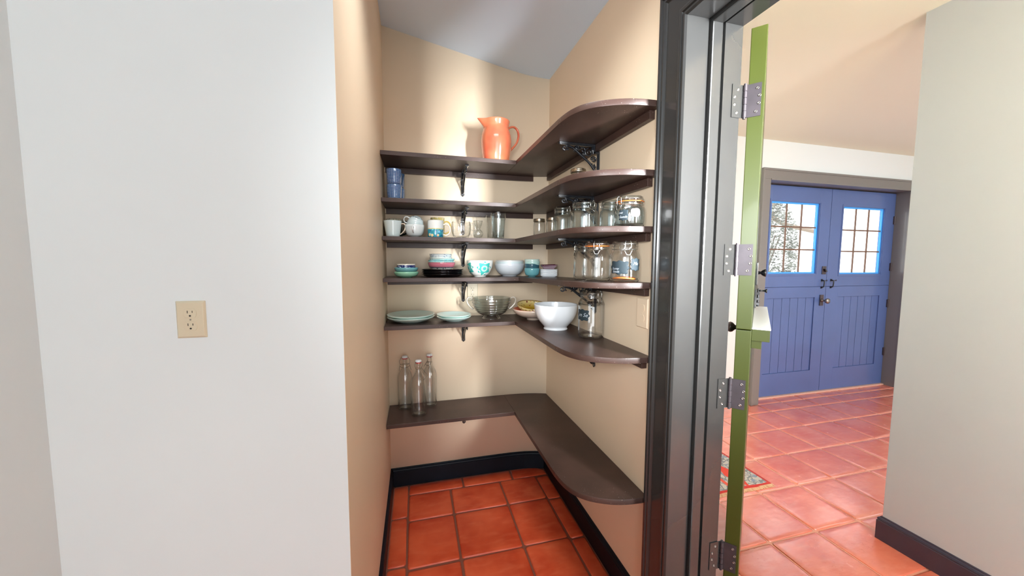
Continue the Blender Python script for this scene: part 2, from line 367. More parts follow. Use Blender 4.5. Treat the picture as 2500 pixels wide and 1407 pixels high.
def lathe(prof, seg=48, sq=0):
    """profile (r, z) from the axis up the outside and back down the inside; sq>0 squares the plan"""
    me = bpy.data.meshes.new('turned'); v = []; f = []; uvs = {}
    zt = max(z for r, z in prof); it = max(range(len(prof)), key=lambda i: prof[i][1])
    rings = []
    for i, (r, z) in enumerate(prof):
        if r < 1e-6: rings.append([len(v)]); v.append((0, 0, z))
        else:
            rings.append(list(range(len(v), len(v)+seg)))
            for j in range(seg):
                a = 2*PI*j/seg; k = 1
                if sq: k = (abs(math.cos(a))**sq+abs(math.sin(a))**sq)**(-1/sq)
                v.append((r*k*math.cos(a), r*k*math.sin(a), z))
    fu = []
    vv = lambda i: (prof[i][1]/zt if zt else 0)+(0 if i <= it else 2)
    for i in range(len(prof)-1):
        A, B = rings[i], rings[i+1]
        b2 = prof[i+1][1]/zt+(2 if i >= it else 0); a2 = prof[i][1]/zt+(2 if i >= it else 0)
        if len(A) == 1 and len(B) == 1: continue
        for j in range(seg):
            k = (j+1) % seg
            if len(A) == 1: f.append((A[0], B[k], B[j])); fu.append(((j/seg, a2), ((j+1)/seg, b2), (j/seg, b2)))
            elif len(B) == 1: f.append((A[j], A[k], B[0])); fu.append(((j/seg, a2), ((j+1)/seg, a2), (j/seg, b2)))
            else: f.append((A[j], A[k], B[k], B[j])); fu.append(((j/seg, a2), ((j+1)/seg, a2), ((j+1)/seg, b2), (j/seg, b2)))
    me.from_pydata(v, [], f); ul = me.uv_layers.new(name='UVMap'); i = 0
    for q in fu:
        for t in q: ul.data[i].uv = t; i += 1
    for p in me.polygons: p.use_smooth = True
    return me
def smooth_prof(pts, n=4):
    """Catmull-Rom through profile points"""
    out = []
    for i in range(len(pts)-1):
        p0 = pts[max(i-1, 0)]; p1 = pts[i]; p2 = pts[i+1]; p3 = pts[min(i+2, len(pts)-1)]
        for k in range(n):
            t = k/n
            out.append(tuple(.5*((2*p1[a])+(-p0[a]+p2[a])*t+(2*p0[a]-5*p1[a]+4*p2[a]-p3[a])*t*t+(-p0[a]+3*p1[a]-3*p2[a]+p3[a])*t**3) for a in range(len(p1))))
    out.append(tuple(pts[-1])); return out
def bowl_prof(R, H, foot, fh=.004, th=.004, curve=.55, lip=0.0):
    """footed open bowl; curve<1 rounder"""
    o = [(0, fh*.4), (foot-.003, fh*.4), (foot-.002, 0), (foot, 0), (foot, fh)]
    n = 9
    outer = []
    for i in range(1, n+1):
        t = i/n; outer.append((foot+(R-lip-foot)*math.sin(t*PI/2)**(curve if curve > 0 else 1)if curve != 1 else foot+(R-foot)*t, fh+(H-fh)*(1-math.cos(t*PI/2))if curve != 1 else fh+(H-fh)*t))
    if lip: outer.append((R, H))
    rim = [(outer[-1][0]-th*.5, H+th*.35)]
    inner = [(max(r-th, 0), z+th*.15 if i < 2 else z) for i, (r, z) in list(enumerate(outer))[::-1]]
    inner = [(outer[-1][0]-th, H)]+[(max(r-th, .001), max(z, fh+th)) for r, z in outer[-2::-1]]+[(max(foot-th, .001), fh+th), (0, fh+th)]
    return o+outer+rim+inner
def ring_pts(cx, cy, z, r, n=32): return [(cx+r*math.cos(2*PI*i/n), cy+r*math.sin(2*PI*i/n), z) for i in range(n)]

# ------------------------------------------------------------------ the setting
def structure(o): o['kind'] = 'structure'; return o
XB, YA, XL, YF = .832, 2.26, -.163, .903; WLX = -.705
wally = lambda x: YA-.047*(max(0, x-.50)/.332)**3
CORNER = [(x, wally(x)) for x in (.50, .58, .64, .69, .73, .765, .80, XB)]
wall_back = structure(MB().prism([(XL-.1, YA), (XL, YA)]+CORNER+[(1.017, 2.213), (1.017, YA+.1), (XL-.1, YA+.1)], 0, 2.95).obj('wall_back', BEIGE))
for p in wall_back.data.polygons:
    if abs(p.normal.z) < .1 and p.center.x > -.1 and p.center.x < XB-.001 and p.center.y < YA+.01: p.use_smooth = True
structure(MB().box((XL-.1, YF+.0006, 0), (XL, YA, 2.95)).obj('wall_left', BEIGE))
structure(MB().box((-.86, YF, 0), (XL-.0004, YF+.09, 2.95)).obj('wall_front', WHITE))
structure(MB().box((-.86, -2.6, 0), (WLX, YF, 2.95)).obj('wall_near_left', WHITE))
JY = .995; OY = .13; ZH = 2.158
mb = MB(); mb.box((XB, JY+.02, 0), (1.017, 2.213, 2.95)); mb.box((XB, OY-.02, ZH+.02), (1.017, JY+.02, 2.95)); mb.box((XB, -2.6, 0), (1.017, OY-.02, 2.95))
structure(mb.obj('wall_right', BEIGE))
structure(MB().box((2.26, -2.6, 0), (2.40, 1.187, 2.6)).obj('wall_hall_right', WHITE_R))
FY = 2.72
mb = MB(); mb.box((1.017, FY, 0), (3.20, FY+.16, 2.62)); mb.box((3.20, FY, 2.17), (5.17, FY+.16, 2.62)); mb.box((5.17, FY, 0), (6.2, FY+.16, 2.62))
structure(mb.obj('wall_far', HWALL))
structure(MB().box((6.1, -.6, 0), (6.2, FY, 2.62)).obj('wall_hall_end', HWALL))
# sloping pantry ceiling
zc = lambda x: 2.53+.187*(.832-x)
structure(MB().prism([(-.27, zc(-.27)), (.84, zc(.84)), (.84, zc(.84)+.08), (-.27, zc(-.27)+.08)], .55, 2.37, 'y').obj('ceiling', CEIL))
structure(MB().box((-.86, -2.6, 2.78), (1.02, .56, 2.86)).obj('ceiling_near', CEIL))
structure(MB().box((1.017, -2.6, 2.53), (6.2, FY+.1, 2.62)).obj('ceiling_hall', HCEIL))
# floor with terracotta tiles
floor = structure(MB().box((-.86, -2.6, -.06), (6.2, 3.0, -.005)).obj('floor', ROOMFLOOR))
tile_cache = {}
def tile(x0, x1, y0, y1, mat, dz=0, cut=None, rot=0):
    g = .0055
    w_, d_ = x1-x0-2*g, y1-y0-2*g
    j = random.choice((0, 1, 2)); key = (round(w_, 3), round(d_, 3), mat.name, j if not cut else repr(cut))
    if key not in tile_cache:
        rr = random.Random(repr(key)); q = .004
        if cut: poly = [(a-(x0+x1)/2, b-(y0+y1)/2) for a, b in cut]
        else:
            poly = []
            for sx, sy in ((-1, -1), (1, -1), (1, 1), (-1, 1)):
                cx, cy = sx*w_/2, sy*d_/2; c = .010
                e = lambda: rr.uniform(-.0018, .0018)
                if sx*sy > 0: poly += [(cx+e(), cy-sy*c), (cx-sx*c*.3, cy-sy*c*.3), (cx-sx*c, cy+e())]
                else: poly += [(cx-sx*c, cy+e()), (cx-sx*c*.3, cy-sy*c*.3), (cx+e(), cy-sy*c)]
            # order for the two diagonal kinds keeps the outline counter-clockwise
            poly = sorted(poly, key=lambda p: math.atan2(p[1]/d_, p[0]/w_))
        n = len(poly); mbx = MB()
        mbx.v = [(x, y, -.012) for x, y in poly]+[(x, y, -.0022) for x, y in poly]
        for inset, zz in ((.006, -.0004), (.028, 0.0)):
            k1 = 1-2*inset/max(w_, .06); k2 = 1-2*inset/max(d_, .06)
            mbx.v += [(x*k1, y*k2, zz) for x, y in poly]
        mbx.v.append((0, 0, .0003))
        for i in range(n):
            k = (i+1) % n
            for r_ in range(3): mbx.f.append((r_*n+i, r_*n+k, (r_+1)*n+k, (r_+1)*n+i))
            mbx.f.append((3*n+i, 3*n+k, 4*n))
        me = mbx.mesh('tile', fix=False)
        for p in me.polygons: p.use_smooth = True
        me.materials.append(mat); tile_cache[key] = me
    o = bpy.data.objects.new('tile', tile_cache[key]); C.objects.link(o); o.parent = floor
    o.location = ((x0+x1)/2, (y0+y1)/2, dz+random.uniform(-.0008, .0008))
    o.rotation_euler = (random.uniform(-.003, .003), random.uniform(-.003, .003), 0)
    return o
PX = [-.058, .189, .497, .735]
PYR = [2.140, 1.915, 1.600, 1.285, .975, .665, .355, .045, -.265, -.575]
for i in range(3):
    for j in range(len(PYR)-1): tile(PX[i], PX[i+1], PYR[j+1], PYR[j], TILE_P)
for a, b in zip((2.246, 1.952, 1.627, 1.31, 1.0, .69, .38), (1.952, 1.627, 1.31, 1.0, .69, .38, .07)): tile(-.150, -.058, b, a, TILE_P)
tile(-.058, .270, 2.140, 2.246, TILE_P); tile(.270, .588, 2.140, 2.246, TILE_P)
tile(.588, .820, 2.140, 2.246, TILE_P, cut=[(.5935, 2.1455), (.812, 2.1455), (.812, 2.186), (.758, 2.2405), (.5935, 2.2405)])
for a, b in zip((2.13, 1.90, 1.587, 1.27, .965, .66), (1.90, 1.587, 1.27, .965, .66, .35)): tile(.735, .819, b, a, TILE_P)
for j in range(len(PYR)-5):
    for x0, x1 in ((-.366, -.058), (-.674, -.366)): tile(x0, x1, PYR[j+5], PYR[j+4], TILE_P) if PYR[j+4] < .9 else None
HX = [1.025, 1.075, 1.383, 1.690, 1.997, 2.305, 2.600, 2.920, 3.205, 3.520, 3.812, 4.12, 4.43, 4.74, 5.05, 5.36]
HY = [-.2, .105, .405, .705, 1.005, 1.312, 1.630, 1.932, 2.250, 2.545, 2.700, 2.84]
for i in range(len(HX)-1):
    for j in range(len(HY)-1):
        if HX[i] > 2.25 and HY[j+1] < 1.15: continue
        if HX[i] > 3.3 and HY[j+1] < 1.9 and HX[i] > 4.2: continue
        x1 = min(HX[i+1], 2.30) if HY[j+1] < 1.1 else HX[i+1]
        tile(HX[i], x1, HY[j], HY[j+1], TILE_H, dz=random.uniform(-.001, .0012))
structure(MB().box((.826, OY, -.004), (1.028, JY-.002, .004)).obj('trim_3', ROOMFLOOR, bevel=.001))

# baseboards: profile (d out from the wall, z) swept along the wall
def sweep(name, path, prof, mat):
    n = len(path); v = []; f = []; k = len(prof)
    for i, p in enumerate(path):
        p = Vector(p)
        a = (Vector(path[i])-Vector(path[i-1])).normalized() if i else None
        b = (Vector(path[i+1])-Vector(path[i])).normalized() if i < n-1 else None
        if a is None: a = b
        if b is None: b = a
        na = Vector((a.y, -a.x)); nb = Vector((b.y, -b.x)); m = (na+nb).normalized(); s = 1/max(.3, m.dot(na))
        for d, z in prof: v.append((p.x+m.x*d*s, p.y+m.y*d*s, z))
    for i in range(n-1):
        for j in range(k-1): f.append((i*k+j, (i+1)*k+j, (i+1)*k+j+1, i*k+j+1))
    f.append(tuple(range(k))); f.append(tuple((n-1)*k+j for j in reversed(range(k))))
    b = MB(); b.v = v; b.f = f
    return structure(b.obj(name, mat))
BP = [(0, 0), (.015, 0), (.015, .092), (.0125, .0945), (.0125, .097), (.0145, .0995), (.013, .105), (.008, .109), (.005, .113), (0, .113)]
BPR = [(0, 0), (.016, 0), (.016, .097), (.013, .099), (.013, .103), (.015, .105), (.012, .111), (.006, .114), (.006, .118), (0, .120)]
sweep('baseboard_left', [(XL, YF+.02), (XL, YA)], BP, NAVY)
sweep('baseboard_back', [(XL, YA)]+CORNER, BP, NAVY)
sweep('baseboard_right', [(XB, 2.213), (XB, 1.118)], BP, NAVY)
sweep('baseboard_front', [(WLX, YF), (XL, YF)], BP, NAVY)
sweep('baseboard_hall_right', [(2.262, 1.187), (2.26, 1.187), (2.26, -2.5)], BPR, NAVY_R)
# casing, jamb and stop of the near doorway (trim_1)
tr1 = empty('trim_1', kind='structure')
CP = [(0, 0), (0, .013), (.006, .018), (.012, .018), (.0145, .0145), (.017, .0145), (.019, .019), (.026, .0195), (.030, .016), (.033, .0135), (.036, .0128),
      (.092, .0128), (.095, .016), (.098, .0205), (.104, .0205), (.106, .018), (.109, .018), (.112, .023), (.121, .023), (.125, .019), (.125, 0)]
def casing(side):
    b = MB(); k = len(CP)
    if side == 'far': ends = [lambda s, d: (XB-d, JY-.004+s, 0), lambda s, d: (XB-d, JY-.004+s, ZH-.004+s)]
    elif side == 'near': ends = [lambda s, d: (XB-d, OY+.004-s, ZH-.004+s), lambda s, d: (XB-d, OY+.004-s, 0)]
    else: ends = [lambda s, d: (XB-d, JY-.004+s, ZH-.004+s), lambda s, d: (XB-d, OY+.004-s, ZH-.004+s)]
    for e in ends: b.v += [e(s, d) for s, d in CP]
    for j in range(k-1): b.f.append((j, k+j, k+j+1, j+1))
    b.f += [tuple(range(k)), tuple(k+j for j in reversed(range(k)))]
    return b.obj('casing', FRAME, tr1)
for s_ in ('far', 'head', 'near'): casing(s_)
X0, X1 = .8195, 1.037
# flat jamb with the stop; one profile (x, depth into the opening)
JP = [(X0, 0), (.903, 0), (.9035, -.003), (.908, -.003), (.9085, .0115), (.912, .0125), (.944, .0125), (.947, .011), (.949, -.009), (.967, -.009), (.968, 0), (X1, 0), (X1, -.02), (X0, -.02)]
def jamb(kind):
    b = MB(); k = len(JP)
    if kind == 'far': ends = [[(x, JY-d, 0) for x, d in JP], [(x, JY-d, ZH-d) for x, d in JP]]
    elif kind == 'near': ends = [[(x, OY+d, 0) for x, d in JP], [(x, OY+d, ZH-d) for x, d in JP]]
    else: ends = [[(x, JY-d, ZH-d) for x, d in JP], [(x, OY+d, ZH-d) for x, d in JP]]
    for e in ends: b.v += e
    for j in range(k): b.f.append((j, k+j, k+(j+1) % k, (j+1) % k))
    b.f += [tuple(range(k)), tuple(k+j for j in reversed(range(k)))]
    return b.obj('jamb', FRAME, tr1)
for s_ in ('far', 'head', 'near'): jamb(s_)

# ------------------------------------------------------------------ green dutch door, swung open (door_1)
ang = math.atan2(.652, .758)
door1 = empty('door_1', (1.090, .952, 0), (0, 0, ang), kind='structure')
T, LW = .045, .78
door1['label'] = 'olive green dutch door standing open, seen edge on'
def leaf(name, z0, z1):
    b = MB().box((0, 0, z0), (LW, T, z1)); return b.obj(name, GREEN, door1, bevel=.002)
leaf('upper_leaf', 1.1695, 2.15); leaf('lower_leaf', .012, 1.166)
MB().box((.03, -.052, 1.128), (.76, -.0005, 1.168)).obj('ledge', GREEN, door1, bevel=.001)
t_ = MB().box((.028, -.054, 1.168), (.762, -.0005, 1.173)).obj('ledge_top', plain('white_gloss_ledge_top', (238, 240, 242), .25), door1, bevel=.001); t_['label'] = 'sky reflection on the green ledge, painted white'  # thin white plate painted as the sky reflection on the green ledge
MB().box((.04, -.030, 1.100), (.74, -.0005, 1.128)).obj('ledge_support', GREEN, door1, bevel=.001)
b = MB().box((.66, -.009, 1.285), (.70, 0, 1.395)); lt = b.obj('latch_plate', IRON, door1, bevel=.002)
kn = new_obj('thumb_knob', lathe([(0, -.0), (.008, 0), (.006, .01), (.012, .015), (.019, .026), (.019, .031), (.0, .033)], 20), IRON, lt); kn.location = (.68, -.009, 1.345); kn.rotation_euler = (PI/2, 0, 0)
b = MB().box((.665, -.008, 1.176), (.695, 0, 1.262))
for z in (1.188, 1.212, 1.238): b.box((.668, -.020, z), (.692, 0, z+.012))
b.tube([(.68, -.014, 1.18), (.68, -.014, 1.268)], .005); sb = b.obj('slide_bolt', IRON, door1, bevel=.0008)
k2 = new_obj('bolt_knob', lathe([(0, 0), (.006, 0), (.004, .008), (.004, .02), (.009, .028), (.011, .032), (0, .033)], 16), IRON, sb); k2.location = (.68, -.016, 1.258); k2.rotation_euler = (PI/2, 0, 0)
k3 = new_obj('door_knob', lathe([(0, 0), (.028, 0), (.028, .006), (.012, .012), (.011, .03), (.024, .042), (.027, .052), (.022, .064), (0, .068)], 28), BRONZE, door1); k3.location = (.70, T, 1.065); k3.rotation_euler = (-PI/2, 0, 0)
# hinges: pin beside the jamb end, one plate on the jamb (painted), one on the door edge
Mi = (Matrix.Translation((1.090, .952, 0)) @ Matrix.Rotation(ang, 4, 'Z')).inverted()
pin = Mi @ Vector((1.0515, .9895, 0))
def hinge(zc_):
    H = .104; z0 = zc_-H/2; b = MB()
    # door plate, on the edge face (x = 0) from the pin to near the far arris
    b.box((-.0026, .0085, z0), (-.0003, min(pin.y, .050), z0+H))
    for k in range(5):
        za = z0+k*H/5; b.tube([(pin.x, pin.y, za+.0008), (pin.x, pin.y, za+H/5-.0008)], .0066 if k % 2 == 0 else .0062, 14)
    b.tube([(pin.x, pin.y, z0-.004), (pin.x, pin.y, z0+H+.004)], .0042, 10)
    pts = [(pin.x, pin.y), (-.0014, pin.y-.004)]
    b.tube([(pin.x, pin.y, z0+.001), (pin.x, pin.y, z0+.002)], .006, 10)
    b.box((min(pin.x, -.003), pin.y-.010, z0), (.0, pin.y-.004, z0+H))
    h = b.obj('hinge', HINGE, door1)
    jb = MB()
    P = [Mi @ Vector(p) for p in ((1.004, .9945, z0), (1.050, .9945, z0), (1.050, .9925, z0), (1.004, .9925, z0))]
    jb.prism([(p.x, p.y) for p in P], z0, z0+H); jb.obj('jamb_plate', FRAME, h)
    for k, (dy, dz) in enumerate(((.020, .088), (.0135, .064), (.0145, .040), (.022, .015))):
        s = new_obj('screw', SCREW, HINGE if not SCREW.materials else None, h); s.location = (-.0026, dy, z0+dz); s.rotation_euler = (0, -PI/2, 0)
        q = Mi @ Vector((1.004+(.022, .010, .010, .020)[k], .9925, z0+dz))
        s = new_obj('screw', SCREW, None, h); s.location = q; s.rotation_euler = (PI/2, 0, -ang)
    return h
SCREW = lathe([(.0024, .0004), (.0042, .0006), (.0044, 0), (.0046, 0), (.0044, .0009), (.0026, .0010), (.0022, .0002), (.0, .0002)], 12)
SCREW.materials.append(STEEL)
for z in (1.922, 1.405, .942, .342): hinge(z)

# ------------------------------------------------------------------ blue double doors (door_2) with their frame (trim_2)
DY = 2.825; DT = .045
tr2 = empty('trim_2', kind='structure')
CY = 2.70
b = MB(); b.box((3.133, CY, 0), (3.225, FY, 2.1675)); b.box((3.128, CY-.008, 0), (3.146, FY-.001, 2.2495)); b.obj('casing', FRAME_FAR, tr2, bevel=.002)
b = MB(); b.box((5.152, CY, 0), (5.245, FY, 2.1675)); b.box((5.150, CY-.006, 0), (5.162, FY-.001, 2.1595)); b.box((5.232, CY-.008, 0), (5.250, FY-.001, 2.2495)); b.obj('casing', FRAME_FAR, tr2, bevel=.002)
b = MB(); b.box((3.147, CY, 2.168), (5.2315, FY, 2.262)); b.box((3.128, CY-.008, 2.250), (5.25, FY, 2.268)); b.box((3.225, CY-.006, 2.160), (5.152, FY, 2.174)); b.obj('casing', FRAME_FAR, tr2, bevel=.002)
MB().box((3.205, FY-.001, 0), (3.225, FY+.17, 2.18)).obj('jamb', FRAME_FAR, tr2)
MB().box((5.152, FY-.001, 0), (5.172, FY+.17, 2.18)).obj('jamb', FRAME_FAR, tr2)
MB().box((3.225, FY-.001, 2.160), (5.152, FY+.17, 2.18)).obj('jamb', FRAME_FAR, tr2)
for a_, b_ in (((3.225, DY+.047, 0), (3.262, DY+.060, 2.16)), ((5.115, DY+.047, 0), (5.152, DY+.060, 2.16)), ((3.262, DY+.047, 2.122), (5.115, DY+.060, 2.16)), ((4.180, DY+.047, .02), (4.210, DY+.056, 2.13))):
    MB().box(a_, b_).obj('door_stop', FRAME_FAR, tr2)
MB().box((3.21, 2.80, -.004), (5.16, 2.90, .012)).obj('threshold', plain('pale_pink_threshold', (222, 178, 158), .5), tr2, bevel=.002)
door2 = empty('door_2', kind='structure'); door2['label'] = 'pair of periwinkle blue dutch doors with nine-pane windows'
def frame_mb(x0, x1, z0, z1, hx0, hx1, hz0, hz1, y0=DY, y1=DY+DT):
    b = MB(); b.box((x0, y0, z0), (hx0, y1, z1)); b.box((hx1, y0, z0), (x1, y1, z1)); b.box((hx0, y0, z0), (hx1, y1, hz0)); b.box((hx0, y0, hz1), (hx1, y1, z1)); return b
for (x0, x1, wx0, wx1, wz0, wz1, px0, px1) in ((3.228, 4.192, 3.400, 4.034, 1.277, 1.995, 3.400, 4.046), (4.197, 5.150, 4.376, 4.988, 1.269, 1.980, 4.376, 5.012)):
    up = frame_mb(x0, x1, 1.1405, 2.150, wx0, wx1, wz0, wz1).obj('upper_leaf', BLUE, door2, bevel=.0012)
    g = .016
    frame_mb(wx0-.022, wx1+.022, wz0-.022, wz1+.022, wx0-.006, wx1+.006, wz0-.006, wz1+.006, DY-.004, DY+.001).obj('window_moulding', BLUE, up, bevel=.001)
    bd = frame_mb(wx0, wx1, wz0, wz1, wx0+g, wx1-g, wz0+g, wz1-g, DY+.012, DY+.028).obj('glazing_bead', BEAD, up); bd['label'] = 'glazing bead with sun glow painted in bright blue'
    xs = [wx0+g+(wx1-wx0-2*g)*k/3 for k in range(4)]; zs = [wz0+g+(wz1-wz0-2*g)*k/3 for k in range(4)]
    for k in (1, 2):
        MB().box((xs[k]-.0065, DY+.014, zs[0]), (xs[k]+.0065, DY+.026, zs[3])).obj('muntin', MUNT, up, bevel=.002)
        MB().box((xs[0], DY+.015, zs[k]-.0075), (xs[3], DY+.025, zs[k]+.0075)).obj('muntin', MUNT, up, bevel=.002)
    pm = MB().box((xs[0], 0, zs[0]), (xs[1], .003, zs[1])).mesh('pane'); pm.materials.append(PANE)
    for i in range(3):
        for j in range(3):
            o = bpy.data.objects.new('pane', pm); C.objects.link(o); o.parent = up; o.location = (xs[i]-xs[0], DY+.022, zs[j]-zs[0])
    MB().box((x0+.01, DY+.020, 1.130), (x1-.01, DY+.044, 1.150)).obj('weather_strip', BLUEGAP, up)
    pz0, pz1 = .246, 1.026
    lo = frame_mb(x0, x1, .014, 1.1375, px0, px1, pz0, pz1).obj('lower_leaf', BLUE, door2, bevel=.0012)
    MB().box((px0, DY+.020, pz0), (px1, DY+.026, pz1)).obj('panel_back', BLUEGAP, lo)
    for k in range(6):
        a0 = px0+(px1-px0)*k/6; a1 = px0+(px1-px0)*(k+1)/6
        MB().box((a0+.0022, DY+.009, pz0+.001), (a1-.0022, DY+.021, pz1-.001)).obj('board', BLUE, lo, bevel=.002)
    if x0 < 4:
        pl = MB().box((4.118, DY-.008, 1.268), (4.172, DY, 1.352)).obj('deadbolt_plate', BRONZE, up, bevel=.002)
        MB().prism([(4.130, 1.322), (4.140, 1.326), (4.168, 1.300), (4.160, 1.292), (4.145, 1.297)], DY-.026, DY-.008, 'y').obj('thumb_turn', IRON, up, bevel=.001)
        pl = MB().box((4.112, DY-.010, .938), (4.160, DY, 1.052)).obj('knob_plate', BRONZE, lo, bevel=.002)
        kk = new_obj('door_knob', lathe([(0, 0), (.018, 0), (.018, .005), (.010, .010), (.010, .030), (.022, .038), (.028, .052), (.026, .062), (.010, .068), (0, .066)], 28), STEEL, lo); kk.location = (4.138, DY-.010, .992); kk.rotation_euler = (PI/2, 0, 0)
    px = 4.130 if x0 < 4 else 4.262
    b = MB(); b.tube([(px, DY-.002, 1.205), (px, DY-.026, 1.200), (px-.003, DY-.028, 1.175), (px-.004, DY-.026, 1.140), (px-.002, DY-.002, 1.128)], [.007, .008, .006, .006, .008], 10)
    b.box((px-.012, DY-.003, 1.118), (px+.010, DY+.001, 1.138)); b.box((px-.012, DY-.003, 1.192), (px+.012, DY+.001, 1.218))
    b.tube([(px+.002, DY-.024, 1.202), (px+.028, DY-.028, 1.203)], .004, 8); b.tube([(px+.030+.007*math.cos(a), DY-.028, 1.204+.007*math.sin(a)) for a in [2*PI*i/12 for i in range(12)]], .002, 6, closed=True)
    b.obj('pull_handle', IRON, up)
    for z, par in ((1.86, up), (1.345, up), (.935, lo), (.385, lo)):
        hx = 5.146 if x0 > 4 else 3.232
        MB().tube([(hx, DY-.006, z-.045), (hx, DY-.006, z+.045)], .007, 10).box((hx-.016 if x0 > 4 else hx, DY-.003, z-.043), (hx if x0 > 4 else hx+.016, DY, z+.043)).obj('hinge', BRONZE, par)

# ------------------------------------------------------------------ outside, seen through the panes
structure(MB().box((1.0, 3.0, -.25), (20, 18, -.08)).obj('ground_outside', GROUND))
def leafy(name, label, cx, cy, cz, rx, ry, rz, n, seed):
    rr = random.Random(seed); b = MB()
    for _ in range(n):
        a = rr.uniform(0, 2*PI); e = math.acos(rr.uniform(-1, 1)); q = rr.uniform(.55, 1)**.5
        x, y, z = rx*q*math.sin(e)*math.cos(a), ry*q*math.sin(e)*math.sin(a), rz*q*math.cos(e)
        s = rr.uniform(.018, .042); d = Vector((rr.uniform(-1, 1), rr.uniform(-1, 1), rr.uniform(-1, 1))).normalized(); u = d.orthogonal().normalized()*s*.45; d = d*s; c = Vector((x, y, z)); k = len(b.v)
        b.v += [tuple(c-d), tuple(c+u), tuple(c+d), tuple(c-u)]; b.f.append((k, k+1, k+2, k+3))
    e0 = empty(name, (cx, cy, cz), label=label, cat='shrub')
    me = bpy.data.meshes.new('leaves'); me.from_pydata(b.v, [], b.f); me.materials.append(LEAF)
    o = new_obj('leaves', me, None, e0); o['kind'] = 'stuff'
    st = MB()
    for k in range(5):
        a = k*1.3; st.tube([(.05*math.cos(a), .05*math.sin(a), -cz-.08), (.2*rx*math.cos(a), .2*ry*math.sin(a), -.2*rz), (.5*rx*math.cos(a), .5*ry*math.sin(a), .3*rz)], [.03, .02, .01], 6)
    st.obj('stem', plain('grey_bark_'+str(seed), (120, 110, 100), .8), e0)
leafy('garden_shrub', 'tall grey-green shrub seen through the left door window, left panes', 6.1, 5.2, 1.55, .55, .5, 1.1, 7000, 3)
leafy('low_garden_shrub', 'low loose shrub seen through the bottom panes of the left door window', 8.0, 5.6, .75, .9, .5, .45, 5000, 5)
pa = []
for i in range(15):
    a = PI*.40+i/14*PI*1.0; pa.append((8.25+.80*math.cos(a), 6.2, 2.50+.33*math.sin(a)))
ar = empty('garden_swing', (8.2, 6.2, -.08), label='pale brown curved arch on a post, beyond the left window', cat='arch')  # curved arch on a post; what it belongs to is unknown
MB().tube([(x-8.2, y-6.2, z+.08) for x, y, z in pa]+[(.55, 0, 2.16)], [.05]*16, 8).obj('curved_rim', ARCH, ar)
MB().tube([(-.74, 0, 2.5), (-.85, 0, 0)], .03, 8).obj('post', ARCH, ar)

# ------------------------------------------------------------------ shelves
ZS = {1: 1.953, 2: 1.718, 3: 1.522, 4: 1.304, 5: 1.050, 6: .515}
TH = .021
WHERE = {1: 'topmost', 2: 'second from the top', 3: 'third from the top', 4: 'fourth from the top', 5: 'fifth from the top', 6: 'lowest'}
HOLD = {1: 'holding the orange pitcher', 2: 'holding the blue dotted cups', 3: 'holding mugs and squat jars', 4: 'holding bowl stacks and clip-top jars', 5: 'holding plates and the big white bowl', 6: 'holding three bottles, above the floor'}
SLOPE = .0205
for n, z in ZS.items():
    fx = .572 if n == 4 else .551
    fy = 1.98
    e = empty('corner_shelf', (0, 0, z), label='%s dark brown L-shaped corner shelf, %s' % (WHERE[n], HOLD[n]), cat='shelf', group='corner shelves in the pantry')
    yb = YA-.0012; xr = XB-.0012
    MB().box((XL+.0015, fy, -TH), (fx-.0006, yb, 0)).obj('back_board', SHELF, e, bevel=.0014)
    q = fx-.545
    poly = [(fx, fy-.16)]+smooth_prof([(fx, 1.37), (.549+q, 1.315), (.557+q, 1.268), (.575+q*.9, 1.224), (.603+q*.7, 1.190), (.64+q*.5, 1.163), (.70, 1.136), (.755, 1.123), (.805, 1.1185)], 4)+[(xr, 1.1185), (xr, wally(xr)-.0012), (.80, wally(.80)-.0012), (.765, wally(.765)-.0012), (.72, wally(.72)-.0012), (.66, wally(.66)-.0012), (.60, wally(.6)-.0012), (fx, wally(fx)-.0012)]
    sbd = MB().prism(poly, -TH, 0).obj('side_board', SHELF, e, bevel=.0014)
    for p in sbd.data.polygons:
        if p.center.y < 1.40 and abs(p.normal.z) < .2 and p.normal.x < .5: p.use_smooth = True
    if n == 4:
        sbd.rotation_euler = (-SLOPE, 0, 0); sbd.location = (0, 0, 2.0*SLOPE)
    if n < 6:
        MB().box((XL+.006, YA-.023, -TH-.030), (.738, YA-.001, -TH-.0002)).obj('cleat', SHELF, e, bevel=.0015)
        c = MB().box((XB-.023, 1.150, -TH-.030), (XB-.001, 2.185, -TH-.0002)).obj('cleat', SHELF, e, bevel=.0015)
        if n == 4: c.rotation_euler = (-SLOPE, 0, 0); c.location = (0, 0, 2.0*SLOPE)
        MB().box((XL+.0005, YA-.018, -TH-.028), (XL+.006, YA-.001, -TH-.001)).obj('cleat_end', BEIGE, e)
